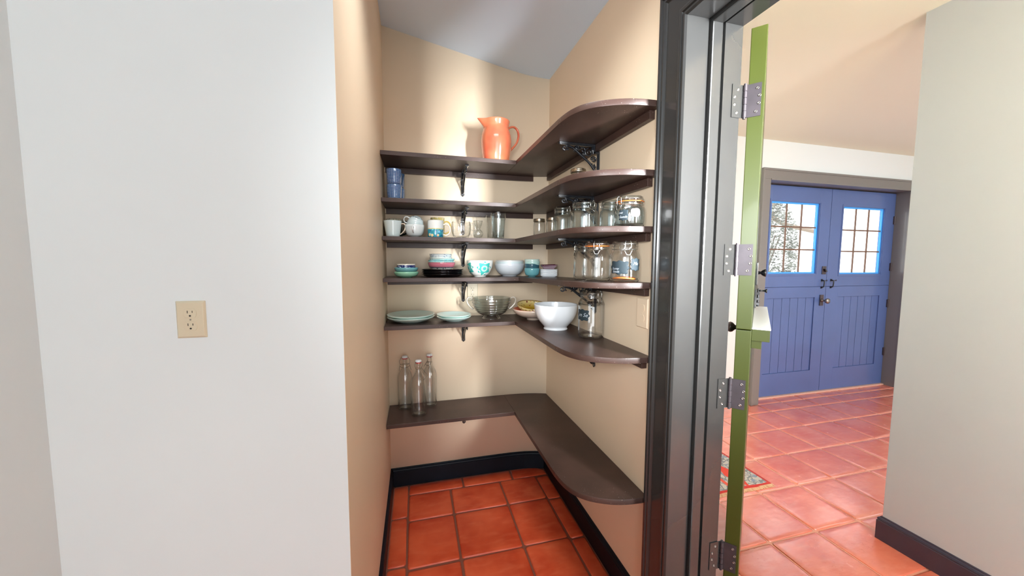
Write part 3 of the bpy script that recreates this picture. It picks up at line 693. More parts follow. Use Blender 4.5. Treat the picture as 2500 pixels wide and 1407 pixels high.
# brackets: side profile in (d from the wall, z below the board)
def spiral(cx, cz, r0, turns, start, dirn=1, n=26):
    return [(cx+r0*(1-i/n*.85)*math.cos(start+dirn*turns*2*PI*i/n), cz+r0*(1-i/n*.85)*math.sin(start+dirn*turns*2*PI*i/n)) for i in range(n+1)]
def bracket_meshes(leg):
    A = .200; w_ = .0105
    off = .0235
    arm = MB().box((.0235, -w_, -.006), (A, w_, 0)); arm.box((.0235, -.0045, -.010), (A-.004, .0045, -.006))
    wall = MB()
    wall.box((0, -w_, -leg), (.005, w_, -.0315)); wall.box((.005, -.003, -leg+.01), (.009, .003, -.0315))
    wall.tube([(.0025, 0, -leg), (.0025, 0, -leg-.006)], [.007, .004], 8, flat=.5)
    wall.box((0, -w_*.95, -.042), (off+.006, w_*.95, -.0315)); wall.box((off, -w_*.95, -.042), (off+.006, w_*.95, -.0002))
    wall.tube([(off+.004, 0, -.042), (off+.009, 0, -.026), (off+.007, 0, -.010)], [.006, .010, .008], 10)
    br = MB(); P = [(.012, -leg+.012), (.045, -leg*.62), (.085, -leg*.40), (.130, -.022), (.165, -.013)]
    P = smooth_prof(P, 5); br.tube([(x, 0, z) for x, z in P], .0056, 8)
    sc = MB()
    for (cx, cz, r, t, st, d) in ((.172, -.024, .014, 1.3, PI*.6, 1), (.052, -.036, .020, 1.5, PI/2, -1), (.026, -.066, .014, 1.5, 0, 1), (.108, -.018, .012, 1.3, PI, 1), (.020, -.098, .008, 1.1, PI/2, -1), (.080, -.028, .013, 1.1, PI*.2, 1)):
        sc.tube([(x, 0, z) for x, z in spiral(cx, cz, r, t, st, d)], [.0042-.0014*i/26 for i in range(27)], 7)
    for x, z in ((.09, -.046), (.062, -.070), (.155, -.030), (.036, -.088)): sc.tube([(x, -.004, z), (x, .004, z)], .004, 8)
    for k in range(4): sc.tube([(.100+k*.006, 0, -.012), (.110+k*.006, 0, -.030-.003*k)], [.003, .0018], 6); sc.tube([(.066+k*.005, 0, -.030), (.070+k*.004, 0, -.055)], [.003, .0016], 6)
    return [('arm', arm.mesh('arm', .0008)), ('wall_plate', wall.mesh('wall_plate', .0008)), ('brace', br.mesh('brace')), ('scrollwork', sc.mesh('scrollwork'))]
BRM = bracket_meshes(.137)
for k, me in BRM:
    me.materials.append(IRON)
    for p in me.polygons: p.use_smooth = k in ('brace', 'scrollwork')
for n in range(1, 7):
    for wall_ in ('back', 'right'):
        if n == 6 and wall_ == 'right': continue
        lab = 'black cast iron scroll bracket on the %s wall under the %s shelf' % ('back' if wall_ == 'back' else 'right-hand', WHERE[n])
        z = ZS[n]-TH-.0002
        if wall_ == 'back': e = empty('shelf_bracket', (.289, YA-.0005, z), (0, 0, -PI/2), label=lab, cat='bracket', group='cast iron shelf brackets')
        else:
            if n == 4: z += .009
            e = empty('shelf_bracket', (XB-.0005, 1.557, z), (0, 0, PI), label=lab, cat='bracket', group='cast iron shelf brackets')
        for k, me in BRM:
            o = new_obj(k, me, None, e)
            if k == 'scrollwork': o['kind'] = 'stuff'

# ------------------------------------------------------------------ electrical outlets
def outlet(loc, rz, w_, h_, label, mat, faint=False):
    e = empty('wall_outlet', loc, (0, 0, rz), label=label, cat='outlet')
    b = MB(); t = .0045; q = .004
    b.v = [(-w_/2, 0, -h_/2), (w_/2, 0, -h_/2), (w_/2, 0, h_/2), (-w_/2, 0, h_/2)]+[(-w_/2+q, -t, -h_/2+q), (w_/2-q, -t, -h_/2+q), (w_/2-q, -t, h_/2-q), (-w_/2+q, -t, h_/2-q)]
    b.f = [(3, 2, 1, 0), (4, 5, 6, 7), (0, 1, 5, 4), (1, 2, 6, 5), (2, 3, 7, 6), (3, 0, 4, 7)]
    b.obj('cover_plate', mat, e, bevel=.0008)
    k = h_/.115
    for s in (1, -1):
        cz = s*.0195*k; R = .0168*k; poly = []
        for i in range(32):
            a = 2*PI*i/32; x = R*math.cos(a); z = max(-.0135*k, min(.0135*k, R*math.sin(a)*1.15)); poly.append((x, cz+z))
        r = MB().prism(poly, -t-.0009, -t+.001, 'y').obj('receptacle', mat, e, bevel=.0003)
        if not faint:
            sl = MB(); sl.box((-.0072*k, -t-.0013, cz+.0005*k), (-.0054*k, -t, cz+.0085*k)); sl.box((.0054*k, -t-.0013, cz+.0015*k), (.0070*k, -t, cz+.0080*k))
            sl.prism([(.0027*k*math.cos(a), cz-.0075*k+.0027*k*math.sin(a)) for a in [2*PI*i/14 for i in range(14)]], -t-.0013, -t, 'y'); sl.obj('slots', PLATE_D, r)
    sc = MB(); sc.prism([(.0022*k*math.cos(a), .0022*k*math.sin(a)) for a in [2*PI*i/12 for i in range(12)]], -t-.0008, -t+.0005, 'y'); sc.obj('screw', STEEL if not faint else mat, e)
PB = plain('beige_painted_plastic', (233, 212, 184), .5)
outlet((-.456, YF-.0002, 1.273), 0, .0535, .079, 'almond duplex outlet on the plain white wall', PLATE)
outlet((.348, YA-.0002, 1.200), 0, .070, .116, 'almond duplex outlet on the pantry back wall behind the ribbed glass bowl', PLATE)
outlet((XB-.0002, 1.186, 1.203), -PI/2, .070, .115, 'beige painted outlet beside the grey door casing', PB, True)

# ------------------------------------------------------------------ rug
rg = empty('rug', (2.145, 1.676, 0), label='patterned rug with red border on the hall tiles behind the green door', cat='rug')
nx, ny = 18, 24; b = MB()
for j in range(ny+1):
    for i in range(nx+1):
        x = -.80*i/nx; y = .95*j/ny
        z = .008+.0015*math.sin(x*23+y*9)+(.003*math.sin(x*31) if j == 0 else 0)
        b.v.append((x, y+(.005*math.sin(x*17) if j == 0 else 0), z))
for j in range(ny):
    for i in range(nx): a = j*(nx+1)+i; b.f.append((a, a+nx+1, a+nx+2, a+1))
n0 = len(b.v); b.v += [(x, y, .0015) for x, y, z in b.v]
for i in range(nx): b.f.append((i, i+1, n0+i+1, n0+i))
for j in range(ny): a = j*(nx+1); c = a+nx+1; b.f.append((a, n0+a, n0+c, c))
b.obj('woven_field', RUG, rg, smooth=True)
fr = MB(); rr = random.Random(2)
for i in range(150):
    x = -.80*i/149; fr.tube([(x, 0, .006), (x+rr.uniform(-.003, .003), -.013, .0035), (x+rr.uniform(-.005, .005), -.024, .0025)], .0018, 5)
o = fr.obj('fringe', FRINGE, rg); o['kind'] = 'stuff'

# ------------------------------------------------------------------ crockery
def item(name, me, mat, loc, label, cat, group=None, rot=(0, 0, 0)):
    if abs(loc[2]-1.33) < .06 and loc[0] > .6 and loc[1] < 1.999: loc = (loc[0], loc[1], loc[2]+(2.0-loc[1])*SLOPE)
    if not me.materials: me.materials.append(mat)
    o = bpy.data.objects.new(name, me); C.objects.link(o); o.location = loc; o.rotation_euler = rot
    return tag(o, label, cat, group)
def handle_obj(pts, r, mat, parent, flat=1.0):
    return MB().tube(smooth_prof(pts, 5), r, 10, flat=flat).obj('handle', mat, parent, smooth=True)
def vessel(name, prof, mat, loc, label, cat, group=None, rot=(0, 0, 0), part='body', seg=48, sq=0):
    e = empty(name, loc, rot, label=label, cat=cat, group=group)
    me = lathe(prof, seg, sq); me.materials.append(mat); new_obj(part, me, None, e); return e
z1, z2, z3, z4, z5, z6 = (ZS[i]+.0003 for i in range(1, 7))

# pitcher
pp = [(0, .003), (.060, .003), (.062, 0), (.070, .002), (.076, .02), (.083, .06), (.0875, .11), (.0865, .145), (.080, .175), (.073, .193), (.071, .203), (.0745, .22), (.0775, .232), (.077, .237), (.074, .236),
      (.071, .222), (.067, .203), (.069, .19), (.078, .165), (.082, .14), (.083, .11), (.078, .06), (.07, .015), (0, .012)]
pit = empty('pitcher', (.462, 2.088, z1), (0, 0, .12), label='glossy coral orange pitcher standing on the topmost shelf', cat='pitcher')
me = lathe(smooth_prof(pp, 3), 64); me.materials.append(CORAL)
for v in me.vertices:                                   # pull the lip out into a spout towards -x
    if v.co.z > .185:
        a = math.atan2(v.co.y, -v.co.x); k = math.exp(-(a/.30)**2)*((v.co.z-.185)/.05)**1.3
        v.co.x -= .034*k; v.co.z += .004*k; v.co.y *= (1-.25*min(k, 1))
new_obj('body', me, None, pit)
handle_obj([(.072, 0, .203), (.086, 0, .217), (.110, 0, .222), (.131, 0, .208), (.139, 0, .178), (.132, 0, .145), (.116, 0, .118), (.098, 0, .098), (.084, 0, .082)], .0082, CORAL, pit, .75)

# blue dotted cups, two stacks of two
cp = [(0, .002), (.028, .002), (.029, 0), (.034, .003), (.0365, .014), (.0385, .04), (.0395, .079), (.0385, .081), (.0365, .079), (.0355, .04), (.032, .012), (0, .009)]
cpm = lathe(cp, 56); cpm.materials.append(DOTS)
for x, y, k, lab in ((-.101, 2.072, 0, 'blue white-dotted cup at the front of the second shelf, bottom of its stack'), (-.101, 2.072, 1, 'blue white-dotted cup at the front of the second shelf, top of its stack'),
                     (-.088, 2.172, 0, 'blue white-dotted cup behind the front stack, bottom of the rear stack'), (-.088, 2.172, 1, 'blue white-dotted cup behind the front stack, top of the rear stack')):
    item('dotted_cup', cpm, None, (x, y, z2+k*.0815), lab, 'cup', 'blue dotted cups', rot=(0, 0, k*.3+y))
# loose tin ring lid jar on second shelf, right arm: glass jar with tin lid, mostly hidden by the board
def lid_jar(loc, R, H, label):
    e = empty('small_glass_jar', loc, label=label, cat='jar', group='small jars with tin lids')
    hb = H-.016
    me = lathe([(0, .004), (R*.85, .004), (R*.88, 0), (R*.96, .004), (R*.97, hb*.8), (R*.9, hb*.93), (R*.9, hb), (R*.86, hb), (R*.86, hb*.9), (R*.92, hb*.78), (R*.9, .009), (0, .008)], 40); me.materials.append(GLASS)
    new_obj('glass_body', me, None, e)
    me = lathe([(0, hb+.0145), (R*.80, hb+.0145), (R*.84, hb+.016), (R*.93, hb+.0155), (R*.97, hb+.0125), (R*.95, hb+.011), (R*.98, hb+.009), (R*.955, hb+.007), (R*.985, hb+.005), (R, hb+.001), (R*.97, hb-.0005), (R*.92, hb)], 40); me.materials.append(TIN)
    new_obj('tin_lid', me, None, e)
lid_jar((.762, 1.627, z2), .037, .117, 'small glass jar with a tin lid on the second shelf, right arm')
lid_jar((.701, 2.011, z3), .0347, .118, 'small tin-lidded glass jar on the third shelf, farther from the squat jars')
lid_jar((.737, 1.895, z3), .0347, .113, 'small tin-lidded glass jar on the third shelf, right beside the squat clip-top jars')

# third shelf: mugs and cups
mug = vessel('tapered_mug', smooth_prof([(0, .003), (.030, .003), (.0315, 0), (.0345, .001), (.0375, .02), (.0425, .055), (.0462, .082), (.0455, .084), (.0435, .082), (.040, .055), (.035, .02), (.028, .008), (0, .007)], 2), ICE, (-.111, 2.052, z3), 'pale tapered mug with a pointed handle, leftmost on the third shelf', 'mug')
handle_obj([(.043, 0, .070), (.055, -.004, .072), (.064, -.006, .060), (.060, -.006, .038), (.046, -.003, .020), (.037, 0, .014)], .0042, PINKH, mug, .7)
mug = vessel('dark_mug', [(0, .003), (.036, .003), (.038, 0), (.043, .004), (.046, .03), (.047, .06), (.0465, .104), (.0445, .105), (.043, .10), (.043, .02), (0, .01)], DARKRIM, (-.106, 2.158, z3), 'dark green mug with a dashed cream rim, behind the pale tapered mug', 'mug')
handle_obj([(.044, 0, .088), (.060, -.012, .092), (.076, -.022, .080), (.078, -.024, .055), (.062, -.016, .028), (.044, 0, .02)], .0055, GREENBLK, mug, .8)
teap = bowl_prof(.052, .067, .026, .005, .003, .8)
cup = vessel('tea_cup', teap, WHITEPRINT, (.001, 2.056, z3), 'white printed tea cup on the third shelf, holding another cup', 'cup')
handle_obj([(-.006, -.050, .052), (-.010, -.068, .052), (-.010, -.070, .036), (-.007, -.054, .024), (-.006, -.044, .024)], .0036, CREAMW, cup, .8)
cup = vessel('tea_cup', bowl_prof(.045, .058, .02, .004, .003, .8), ICE, (0, 0, 0), 'white tea cup lying upside down inside the printed tea cup, handle up', 'cup')
Z_ = Vector((-.30, .42, -.85)).normalized(); H_ = Vector((-.62, -.25, .74)); H_ = (H_-Z_*H_.dot(Z_)).normalized(); X_ = -H_; Y_ = Z_.cross(X_)
cup.matrix_world = Matrix.Translation(Vector((.008, 2.056, z3+.082))-Z_*.030) @ Matrix((X_, Y_, Z_)).transposed().to_4x4()
handle_obj([(-.043, .010, .012), (-.052, .010, -.002), (-.050, .008, -.020), (-.040, .006, -.014), (-.036, .004, .006)][::-1] and [(-.040, 0, .050), (-.056, 0, .050), (-.064, 0, .034), (-.056, 0, .018), (-.036, 0, .020)], .0042, CREAMW, cup, .8)
mug = vessel('flower_print_mug', [(0, .003), (.038, .003), (.040, 0), (.0425, .003), (.043, .02), (.0435, .092), (.0425, .0945), (.041, .092), (.040, .01), (0, .008)], FLORAL_MUG, (.113, 2.058, z3), 'white mug with blue flower print and peach handle', 'mug')
handle_obj([(.042, 0, .072), (.058, -.002, .076), (.074, -.003, .066), (.079, -.003, .046), (.073, -.003, .024), (.058, -.002, .014), (.042, 0, .018)], .0056, PINKH, mug, .8)
mug = vessel('mustard_mug', [(0, .003), (.034, .003), (.036, 0), (.039, .004), (.040, .03), (.0405, .118), (.0395, .120), (.038, .118), (.037, .01), (0, .009)], YELLOW_MUG, (.130, 2.156, z3), 'mustard patterned mug behind the flower-print mug', 'mug')
handle_obj([(.039, 0, .098), (.056, -.003, .100), (.070, -.006, .088), (.074, -.006, .064), (.066, -.004, .042), (.039, 0, .030)], .0046, MUSTARD, mug, .8)
gc = vessel('glass_cup', smooth_prof([(0, .006), (.030, .006), (.033, 0), (.038, .003), (.046, .014), (.053, .035), (.0545, .058), (.0525, .082), (.051, .091), (.049, .091), (.0505, .08), (.0523, .058), (.0505, .036), (.044, .018), (.034, .010), (0, .009)], 2), GLASS, (.254, 2.058, z3), 'round clear glass cup with a loop handle', 'cup')
handle_obj([(.050, 0, .074), (.062, 0, .080), (.078, 0, .070), (.082, 0, .050), (.074, 0, .032), (.060, 0, .024), (.047, 0, .026)], .0036, GLASS, gc)
gm = vessel('bulbous_glass', smooth_prof([(0, .005), (.014, .005), (.018, 0), (.022, .002), (.019, .008), (.026, .018), (.030, .032), (.026, .046), (.016, .056), (.014, .062), (.020, .078), (.027, .104), (.0255, .105), (.018, .078), (.012, .062), (.014, .055), (.024, .045), (.028, .032), (.024, .02), (.012, .011), (0, .010)], 2), GLASS, (.362, 2.128, z3), 'small clear bulbous glass between the glass cup and the tumblers', 'glass', rot=(0, .0, 0))
handle_obj([(-.024, 0, .090), (-.040, -.004, .094), (-.052, -.006, .082), (-.050, -.006, .064), (-.036, -.004, .052), (-.022, 0, .048)], .003, GLASS, gm)
def tumbler_prof(R, H):
    p = [(0, .006), (R*.60, .006), (R*.66, 0), (R*.72, .003)]
    n = 11
    for i in range(n):
        t = i/(n-1); z = .02+t*(H*.52); r = R*(.73+.16*z/H*1.2); p += [(r, z), (r*1.04, z+.0018), (r*1.04, z+.0036), (r, z+.0054)]
    p += [(R*.93, H*.75), (R*.97, H*.93), (R, H-.001), (R-.001, H), (R-.0025, H-.002), (R*.90, H*.75), (R*.80, H*.4), (R*.66, .014), (0, .012)]
    return p
vessel('ribbed_tumbler', tumbler_prof(.0455, .148), GLASS_B, (.466, 2.050, z3), 'tall ribbed clear tumbler, front one of the pair', 'glass', 'ribbed tumblers')
vessel('ribbed_tumbler', tumbler_prof(.0420, .146), GLASS, (.452, 2.146, z3), 'tall ribbed clear tumbler standing behind the front tumbler', 'glass', 'ribbed tumblers')

# clip-top jars
def clip_jar(loc, R, H, label, gmat=GLASS, face=-2.2, gasket=ORANGE, neck=.86, shoulder=.10, bail_open=False, group='clip-top glass jars', seg=56, tall=False, bot_ring=False):
    e = empty('clip_top_jar', loc, label=label, cat='jar', group=group)
    hl = .016; hn = H-hl-.003; zs = hn*(1-shoulder)-.022; rn = R*neck
    o = [(0, .006), (R*.70, .005), (R*.82, .001), (R*.90, .002), (R*.965, .009), (R, .022), (R, max(.03, zs-.012)), (R*.985, zs), (R*.94, zs+.010), (rn*.97, hn-.014), (rn*.96, hn-.009), (rn*1.0, hn-.007), (rn*1.0, hn-.001), (rn*.97, hn)]
    i = [(rn*.86, hn), (rn*.85, hn-.012), (R*.86, zs+.008), (R*.93, zs-.004), (R*.945, zs-.014), (R*.945, .026), (R*.90, .014), (R*.75, .010), (0, .012)]
    me = lathe(smooth_prof(o, 2)+smooth_prof(i, 2), seg); me.materials.append(gmat); new_obj('glass_body', me, None, e)
    g = new_obj('rubber_gasket', lathe([(rn*.84, hn+.0004), (rn*1.03, hn+.0002), (rn*1.045, hn+.0015), (rn*1.03, hn+.0028), (rn*.84, hn+.0028), (rn*.84, hn+.0004)], seg), gasket if gasket else gmat, e)
    if gasket: g['label'] = 'orange rubber gasket'
    z0 = hn+.0032
    me = lathe([(0, z0+hl*.55), (rn*.70, z0+hl*.55), (rn*.80, z0+hl*.3), (rn*.85, z0), (rn*1.0, z0), (rn*1.01, z0+hl*.30), (rn*.985, z0+hl*.36), (rn*.97, z0+hl*.8), (rn*.93, z0+hl), (rn*.84, z0+hl*.98), (rn*.74, z0+hl*.76), (0, z0+hl*.74)], seg); me.materials.append(gmat)
    new_obj('glass_lid', me, None, e)
    wb = MB(); c, s = math.cos(face), math.sin(face)
    def W(r, t, z): return (r*c-t*s, r*s+t*c, z)      # radial, tangential, height
    rw = .00115
    # neck ring wires
    wb.tube(ring_pts(0, 0, hn-.010, rn*.985, 40), rw, 6, closed=True)
    wb.tube(ring_pts(0, 0, z0+hl*.42, rn*1.0, 40), rw, 6, closed=True)
    for t in (-.010, .010):
        wb.tube([W(rn*1.0, t, hn-.012), W(rn*1.06, t*1.05, hn-.004), W(rn*1.07, t*1.05, z0+hl*.5), W(rn*.98, t*.9, z0+hl*1.05), W(rn*.93, t*.6, z0+hl*1.0)], rw, 6)
    L = .030 if not tall else .036
    lean = .20 if bail_open else .04
    wb.tube([W(rn*1.02, -.012, hn-.010), W(rn*1.10, -.013, hn-.016), W(rn*1.05+lean*.06, -.0095, hn-L*.7), W(rn*1.04+lean*.10, -.006, hn-L), W(rn*1.04+lean*.10, .006, hn-L), W(rn*1.05+lean*.06, .0095, hn-L*.7), W(rn*1.10, .013, hn-.016), W(rn*1.02, .012, hn-.010)], rw*1.1, 6)
    c, s = -c, -s
    for t in (-.008, .008): wb.tube([W(rn*.98, t, hn-.010), W(rn*1.10, t, hn-.002), W(rn*1.08, t, z0+hl*.5), W(rn*.98, t, z0+hl*.5)], rw, 6)
    wb.obj('wire_clip', WIRE, e, smooth=True)
    if bot_ring:
        rb = MB().tube([(R*.72*math.cos(a), R*.72*math.sin(a)*.98, .0155+.002*math.sin(a*2)) for a in [2*PI*k/40 for k in range(40)]], .0028, 8, closed=True).obj('spare_gasket', ORANGE, e, smooth=True); rb['label'] = 'orange spare gasket lying in the bottom'
    return e
def text_mesh(txt, size, shear=.35):
    cu = bpy.data.curves.new('t', 'FONT'); cu.body = txt; cu.size = size; cu.shear = shear; cu.align_x = 'CENTER'; cu.align_y = 'CENTER'; cu.resolution_u = 3; cu.offset = -.0001
    o = bpy.data.objects.new('t', cu); C.objects.link(o); bpy.context.view_layer.update()
    me = bpy.data.meshes.new_from_object(o.evaluated_get(bpy.context.evaluated_depsgraph_get()))
    bpy.data.objects.remove(o); return me
def sticker(parent, R, a0, zc_, w_, h_, mat, lines=(), tsize=.008, fancy=True, name='label_sticker', lab=None, seed=0):
    """sticker with a scalloped outline, wrapped on the jar at angle a0"""
    poly = []
    n = 72
    for i in range(n):
        t = 2*PI*i/n; k = (abs(math.cos(t))**3.6+abs(math.sin(t))**3.6)**(-1/3.6)
        q = 1-.055*(1-math.cos(4*t+PI))*.5*0
        sc = 1+(.09*math.cos(8*t+.4) if fancy else .0)+(.03*math.sin(5*t+seed) if not fancy else 0)
        poly.append((w_/2*k*math.cos(t)*sc*.95, h_/2*k*math.sin(t)*sc*.95))
    b = MB()
    def wrap(x, z, r): a = a0+x/R; return (r*math.cos(a), r*math.sin(a), zc_+z)
    rings = 6
    for ri in range(rings+1):
        f = ri/rings
        for x, z in poly: b.v.append(wrap(x*f, z*f, R+.0008))
    for ri in range(rings):
        for i in range(n):
            k = (i+1) % n; b.f.append((ri*n+i, ri*n+k, (ri+1)*n+k, (ri+1)*n+i))
    n0 = len(b.v); b.v += [wrap(x, z, R+.0001) for x, z in poly]
    for i in range(n): b.f.append((rings*n+i, rings*n+(i+1) % n, n0+(i+1) % n, n0+i))
    st = b.obj(name, mat, parent, smooth=True)
    if lab: st['label'] = lab
    for li, (txt, dx, dz, sz) in enumerate(lines):
        me = text_mesh(txt, sz)
        for v in me.vertices: v.co = Vector(wrap(v.co.x+dx, v.co.y+dz, R+.0013))
        me.materials.clear(); me.materials.append(CHALKW)
        new_obj('chalk_writing', me, None, st)
    return st
sl4 = lambda y: (2.0-y)*SLOPE
# third shelf, right arm: squat jars
clip_jar((.714, 1.697, z3), .0465, .142, 'medium clip-top jar next to the small tin-lidded jars, third shelf', GLASS_B, -1.2, None)
clip_jar((.705, 1.437, z3), .0580, .128, 'wide squat clip-top jar with its wire hanging loose, third shelf', GLASS_B, -1.35, None, bail_open=True)
clip_jar((.768, 1.322, z3), .0460, .116, 'clip-top jar behind and between the two widest jars, third shelf', GLASS_B, -.8, None)
J4 = clip_jar((.762, 1.184, z3), .0560, .108, 'squat clip-top jar with orange gasket and black label, nearest the casing, third shelf', GLASS_B, -2.95, ORANGE)
sticker(J4, .0560, math.radians(215), .040, .036, .040, CHALK, (('oat', -.010, .008, .012), ('Seeds', -.001, -.007, .0125)), lab='black chalkboard sticker with chalk writing')
sticker(J4, .0560, math.radians(258), .047, .034, .030, PAPER, fancy=False, lab='torn white paper label', seed=2)
# fourth shelf, right arm
clip_jar((.737, 1.489, z4+sl4(1.489)), .0490, .157, 'clip-top jar on the fourth shelf, behind the one with the closed clip in front', GLASS, 2.6, None, shoulder=.14)
clip_jar((.708, 1.323, z4+sl4(1.323)), .0547, .157, 'clear clip-top jar with orange gasket facing its clip forward, fourth shelf', GLASS, -2.1, ORANGE, shoulder=.14)
K3 = clip_jar((.748, 1.186, z4+sl4(1.186)), .0541, .149, 'clip-top jar with two black labels and a spare gasket inside, fourth shelf', GLASS, -1.9, None, shoulder=.10, bot_ring=True)
sticker(K3, .0541, math.radians(218), .055, .070, .050, CHALK, (('Sunny', -.014, -.004, .011), ('Seeds', -.012, -.015, .011)), lab='black chalkboard sticker with faint chalk writing')
sticker(K3, .0541, math.radians(283), .066, .044, .046, CHALK, (('Mu', -.002, .003, .016),), lab='second black chalkboard sticker turned to the side')
# fifth shelf, tall jar
TJ = clip_jar((.772, 1.484, z5), .0585, .214, 'tall clip-top jar with a black label on the fifth shelf', GLASS, -1.3, None, shoulder=.08, neck=.84, tall=True)
sticker(TJ, .0585, math.radians(200), .108, .072, .052, CHALK, (('m Se', .004, 0, .024),), lab='black chalkboard sticker reading part of a word')

# fourth shelf: bowls
def bowl(name, R, H, foot, mat, loc, label, group=None, rot=(0, 0, 0), curve=.7, fh=.004, th=.004, lip=0):
    return item(name, lathe(smooth_prof(bowl_prof(R, H, foot, fh, th, curve, lip), 1), 56), mat, loc, label, 'bowl', group, rot)
gx, gy = -.046, 2.056
bowl('small_bowl', .0640, .031, .030, SAGE, (gx, gy, z4), 'soft green bowl at the bottom of the left stack, fourth shelf', 'left bowl stack on the fourth shelf')
bowl('small_bowl', .0630, .028, .035, TEAL, (gx, gy, z4+.0255), 'teal bowl in the middle of the left stack, fourth shelf', 'left bowl stack on the fourth shelf')
item('small_bowl', lathe([(0, .003), (.040, .003), (.042, 0), (.0500, .006), (.0515, .020), (.0485, .036), (.0492, .0415), (.047, .0425), (.045, .036), (.047, .018), (.04, .008), (0, .007)], 48), NAVYFL, (gx-.001, gy, z4+.0315), 'navy bowl with white flowers on top of the left stack', 'bowl', 'left bowl stack on the fourth shelf')
def plate_prof(R, H, th=.0035, well=.62):
    m_ = max(.80, well+.08)
    return [(0, .003), (R*well*.90, .003), (R*well*.92, 0), (R*well*.96, 0), (R*well, .003), (R*m_, H*.40), (R*.97, H*.86), (R, H), (R-.001, H+.0016), (R-.004, H+.001), (R*m_, H*.40+th), (R*well*.92, .003+th), (0, .003+th)]
bx, by = .153, 2.112
bpm = lathe(plate_prof(.1205, .017, .0055, .79), 64); bpm.materials.append(BLACKP)
for k in range(4):
    item('black_plate', bpm, None, (bx, by, z4+k*.0088), ('glossy black plate, %s of the stack under the pink bowl' % ('bottom', 'second from bottom', 'third from bottom', 'top')[k]), 'plate', 'black plates stacked on the fourth shelf')
zz = z4+3*.0088+.0072
bowl('patterned_bowl', .0775, .050, .038, PINKB, (bx-.006, by-.004, zz), 'pink banded bowl resting on the black plates', 'patterned bowls stacked on the black plates', curve=1.1)
bowl('patterned_bowl', .0760, .020, .044, TURQB, (bx-.006, by-.004, zz+.0335), 'turquoise sprigged bowl directly above the pink bowl', 'patterned bowls stacked on the black plates', curve=.9)
bowl('patterned_bowl', .0750, .022, .040, TURQB, (bx-.005, by-.004, zz+.0435), 'turquoise bowl tilted above its twin', 'patterned bowls stacked on the black plates', rot=(0, -.05, 0), curve=.9)
bowl('patterned_bowl', .0640, .024, .036, SPRIG, (bx-.010, by-.004, zz+.0530), 'white bowl with sparse sprigs, second from top', 'patterned bowls stacked on the black plates', curve=.8)
bowl('patterned_bowl', .0655, .036, .030, BLUEW, (bx-.010, by-.004, zz+.0590), 'blue and white scroll bowl on top of the pink bowl stack', 'patterned bowls stacked on the black plates', curve=.7, lip=.003)
bowl('medallion_bowl', .0765, .094, .036, MEDAL, (.366, 2.094, z4), 'white bowl with teal flower medallions beside the bracket', curve=1.15, fh=.006)
wx, wy = .560, 2.150
for k, lab in enumerate(('white serving bowl at the bottom of its stack, fourth shelf', 'white serving bowl in the middle of its stack, fourth shelf', 'white serving bowl on top of its stack, fourth shelf')):
    bowl('serving_bowl', .0925-(.0022*k), .0760, .046, (GREYW, ICE, CREAMW)[k], (wx, wy, z4+k*.0095), lab, 'stacked white serving bowls', curve=1.3, fh=.005)
tx, ty = .669, 2.040
tcup = lambda R, H: bowl_prof(R, H, R*.5, .005, .003, .62)
for k, (mat_, z_, R_, H_, lab) in enumerate(((TEAL, 0, .0455, .050, 'teal cup at the bottom of the cup stack by the white bowls'), (DTEAL, .0265, .0440, .049, 'dark teal cup, second in the cup stack'), (MINT2, .0420, .0450, .0500, 'pale mint cup, third in the cup stack'), (MINT, .0530, .0440, .0490, 'pale mint cup on top of the cup stack'))):
    item('stacking_cup', lathe(tcup(R_, H_), 48), mat_, (tx, ty, z4+z_), lab, 'cup', 'teal cups stacked on the fourth shelf', rot=(0, .04 if k == 2 else 0, 0))
sx_, sy_ = .752, 1.982
sqp = lambda R, H, k=.80: [(0, .003), (R*(k-.1), .003), (R*(k-.08), 0), (R*(k-.02), 0), (R*k, .003), (R*(k+.18), H*(.45 if k > .75 else .9)), (R, H), (R-.001, H+.0012), (R-.004, H), (R*.93, H*.7), (R*(k-.03), .0055), (0, .0055)]
sqm = lathe(sqp(.0500, .0150), 64, 6); sqm.materials.append(GREYW)
for k in range(4):
    item('square_dish', sqm, None, (sx_, sy_, z4+k*.0096), 'white square dish, %s, in the stack under the mauve dishes' % ('bottom', 'second from bottom', 'third from bottom', 'fourth from bottom')[k], 'dish', 'square dishes stacked on the fourth shelf', rot=(0, 0, -.30))
dm = lathe(sqp(.0480, .020, .70), 64, 7); dm.materials.append(PLUM)
item('square_dish', dm, None, (sx_, sy_, z4+.0096*3+.0180), 'mauve square dish on top of the white dishes', 'dish', 'square dishes stacked on the fourth shelf', rot=(0, 0, -.30))
dm = lathe(sqp(.0490, .016, .70), 64, 7); dm.materials.append(DPLUM)
item('square_dish', dm, None, (sx_, sy_, z4+.0096*3+.0250), 'dark plum square dish at the very top of the dish stack', 'dish', 'square dishes stacked on the fourth shelf', rot=(.02, -.03, -.24))

# fifth shelf
lpx, lpy = -.026, 2.116
item('large_plate', lathe(plate_prof(.1310, .030, .004, .50), 72), MINT, (lpx, lpy, z5), 'large pale mint plate, lower of the two at the left wall', 'plate', 'pale mint plates')
item('large_plate', lathe(plate_prof(.1310, .030, .004, .50), 72), AQUA if False else MINT, (lpx, lpy, z5+.014), 'large pale mint plate, upper of the two at the left wall', 'plate', 'pale mint plates', rot=(.012, 0, 0))
item('small_plate', lathe(plate_prof(.0985, .026, .0035, .50), 64), MINT, (.214, 2.094, z5), 'small pale mint plate, lower of the pair left of the glass bowl', 'plate', 'pale mint plates')
item('small_plate', lathe(plate_prof(.0980, .026, .0035, .50), 64), MINT, (.213, 2.096, z5+.012), 'small pale mint plate, upper of the pair left of the glass bowl', 'plate', 'pale mint plates', rot=(.012, .01, 0))
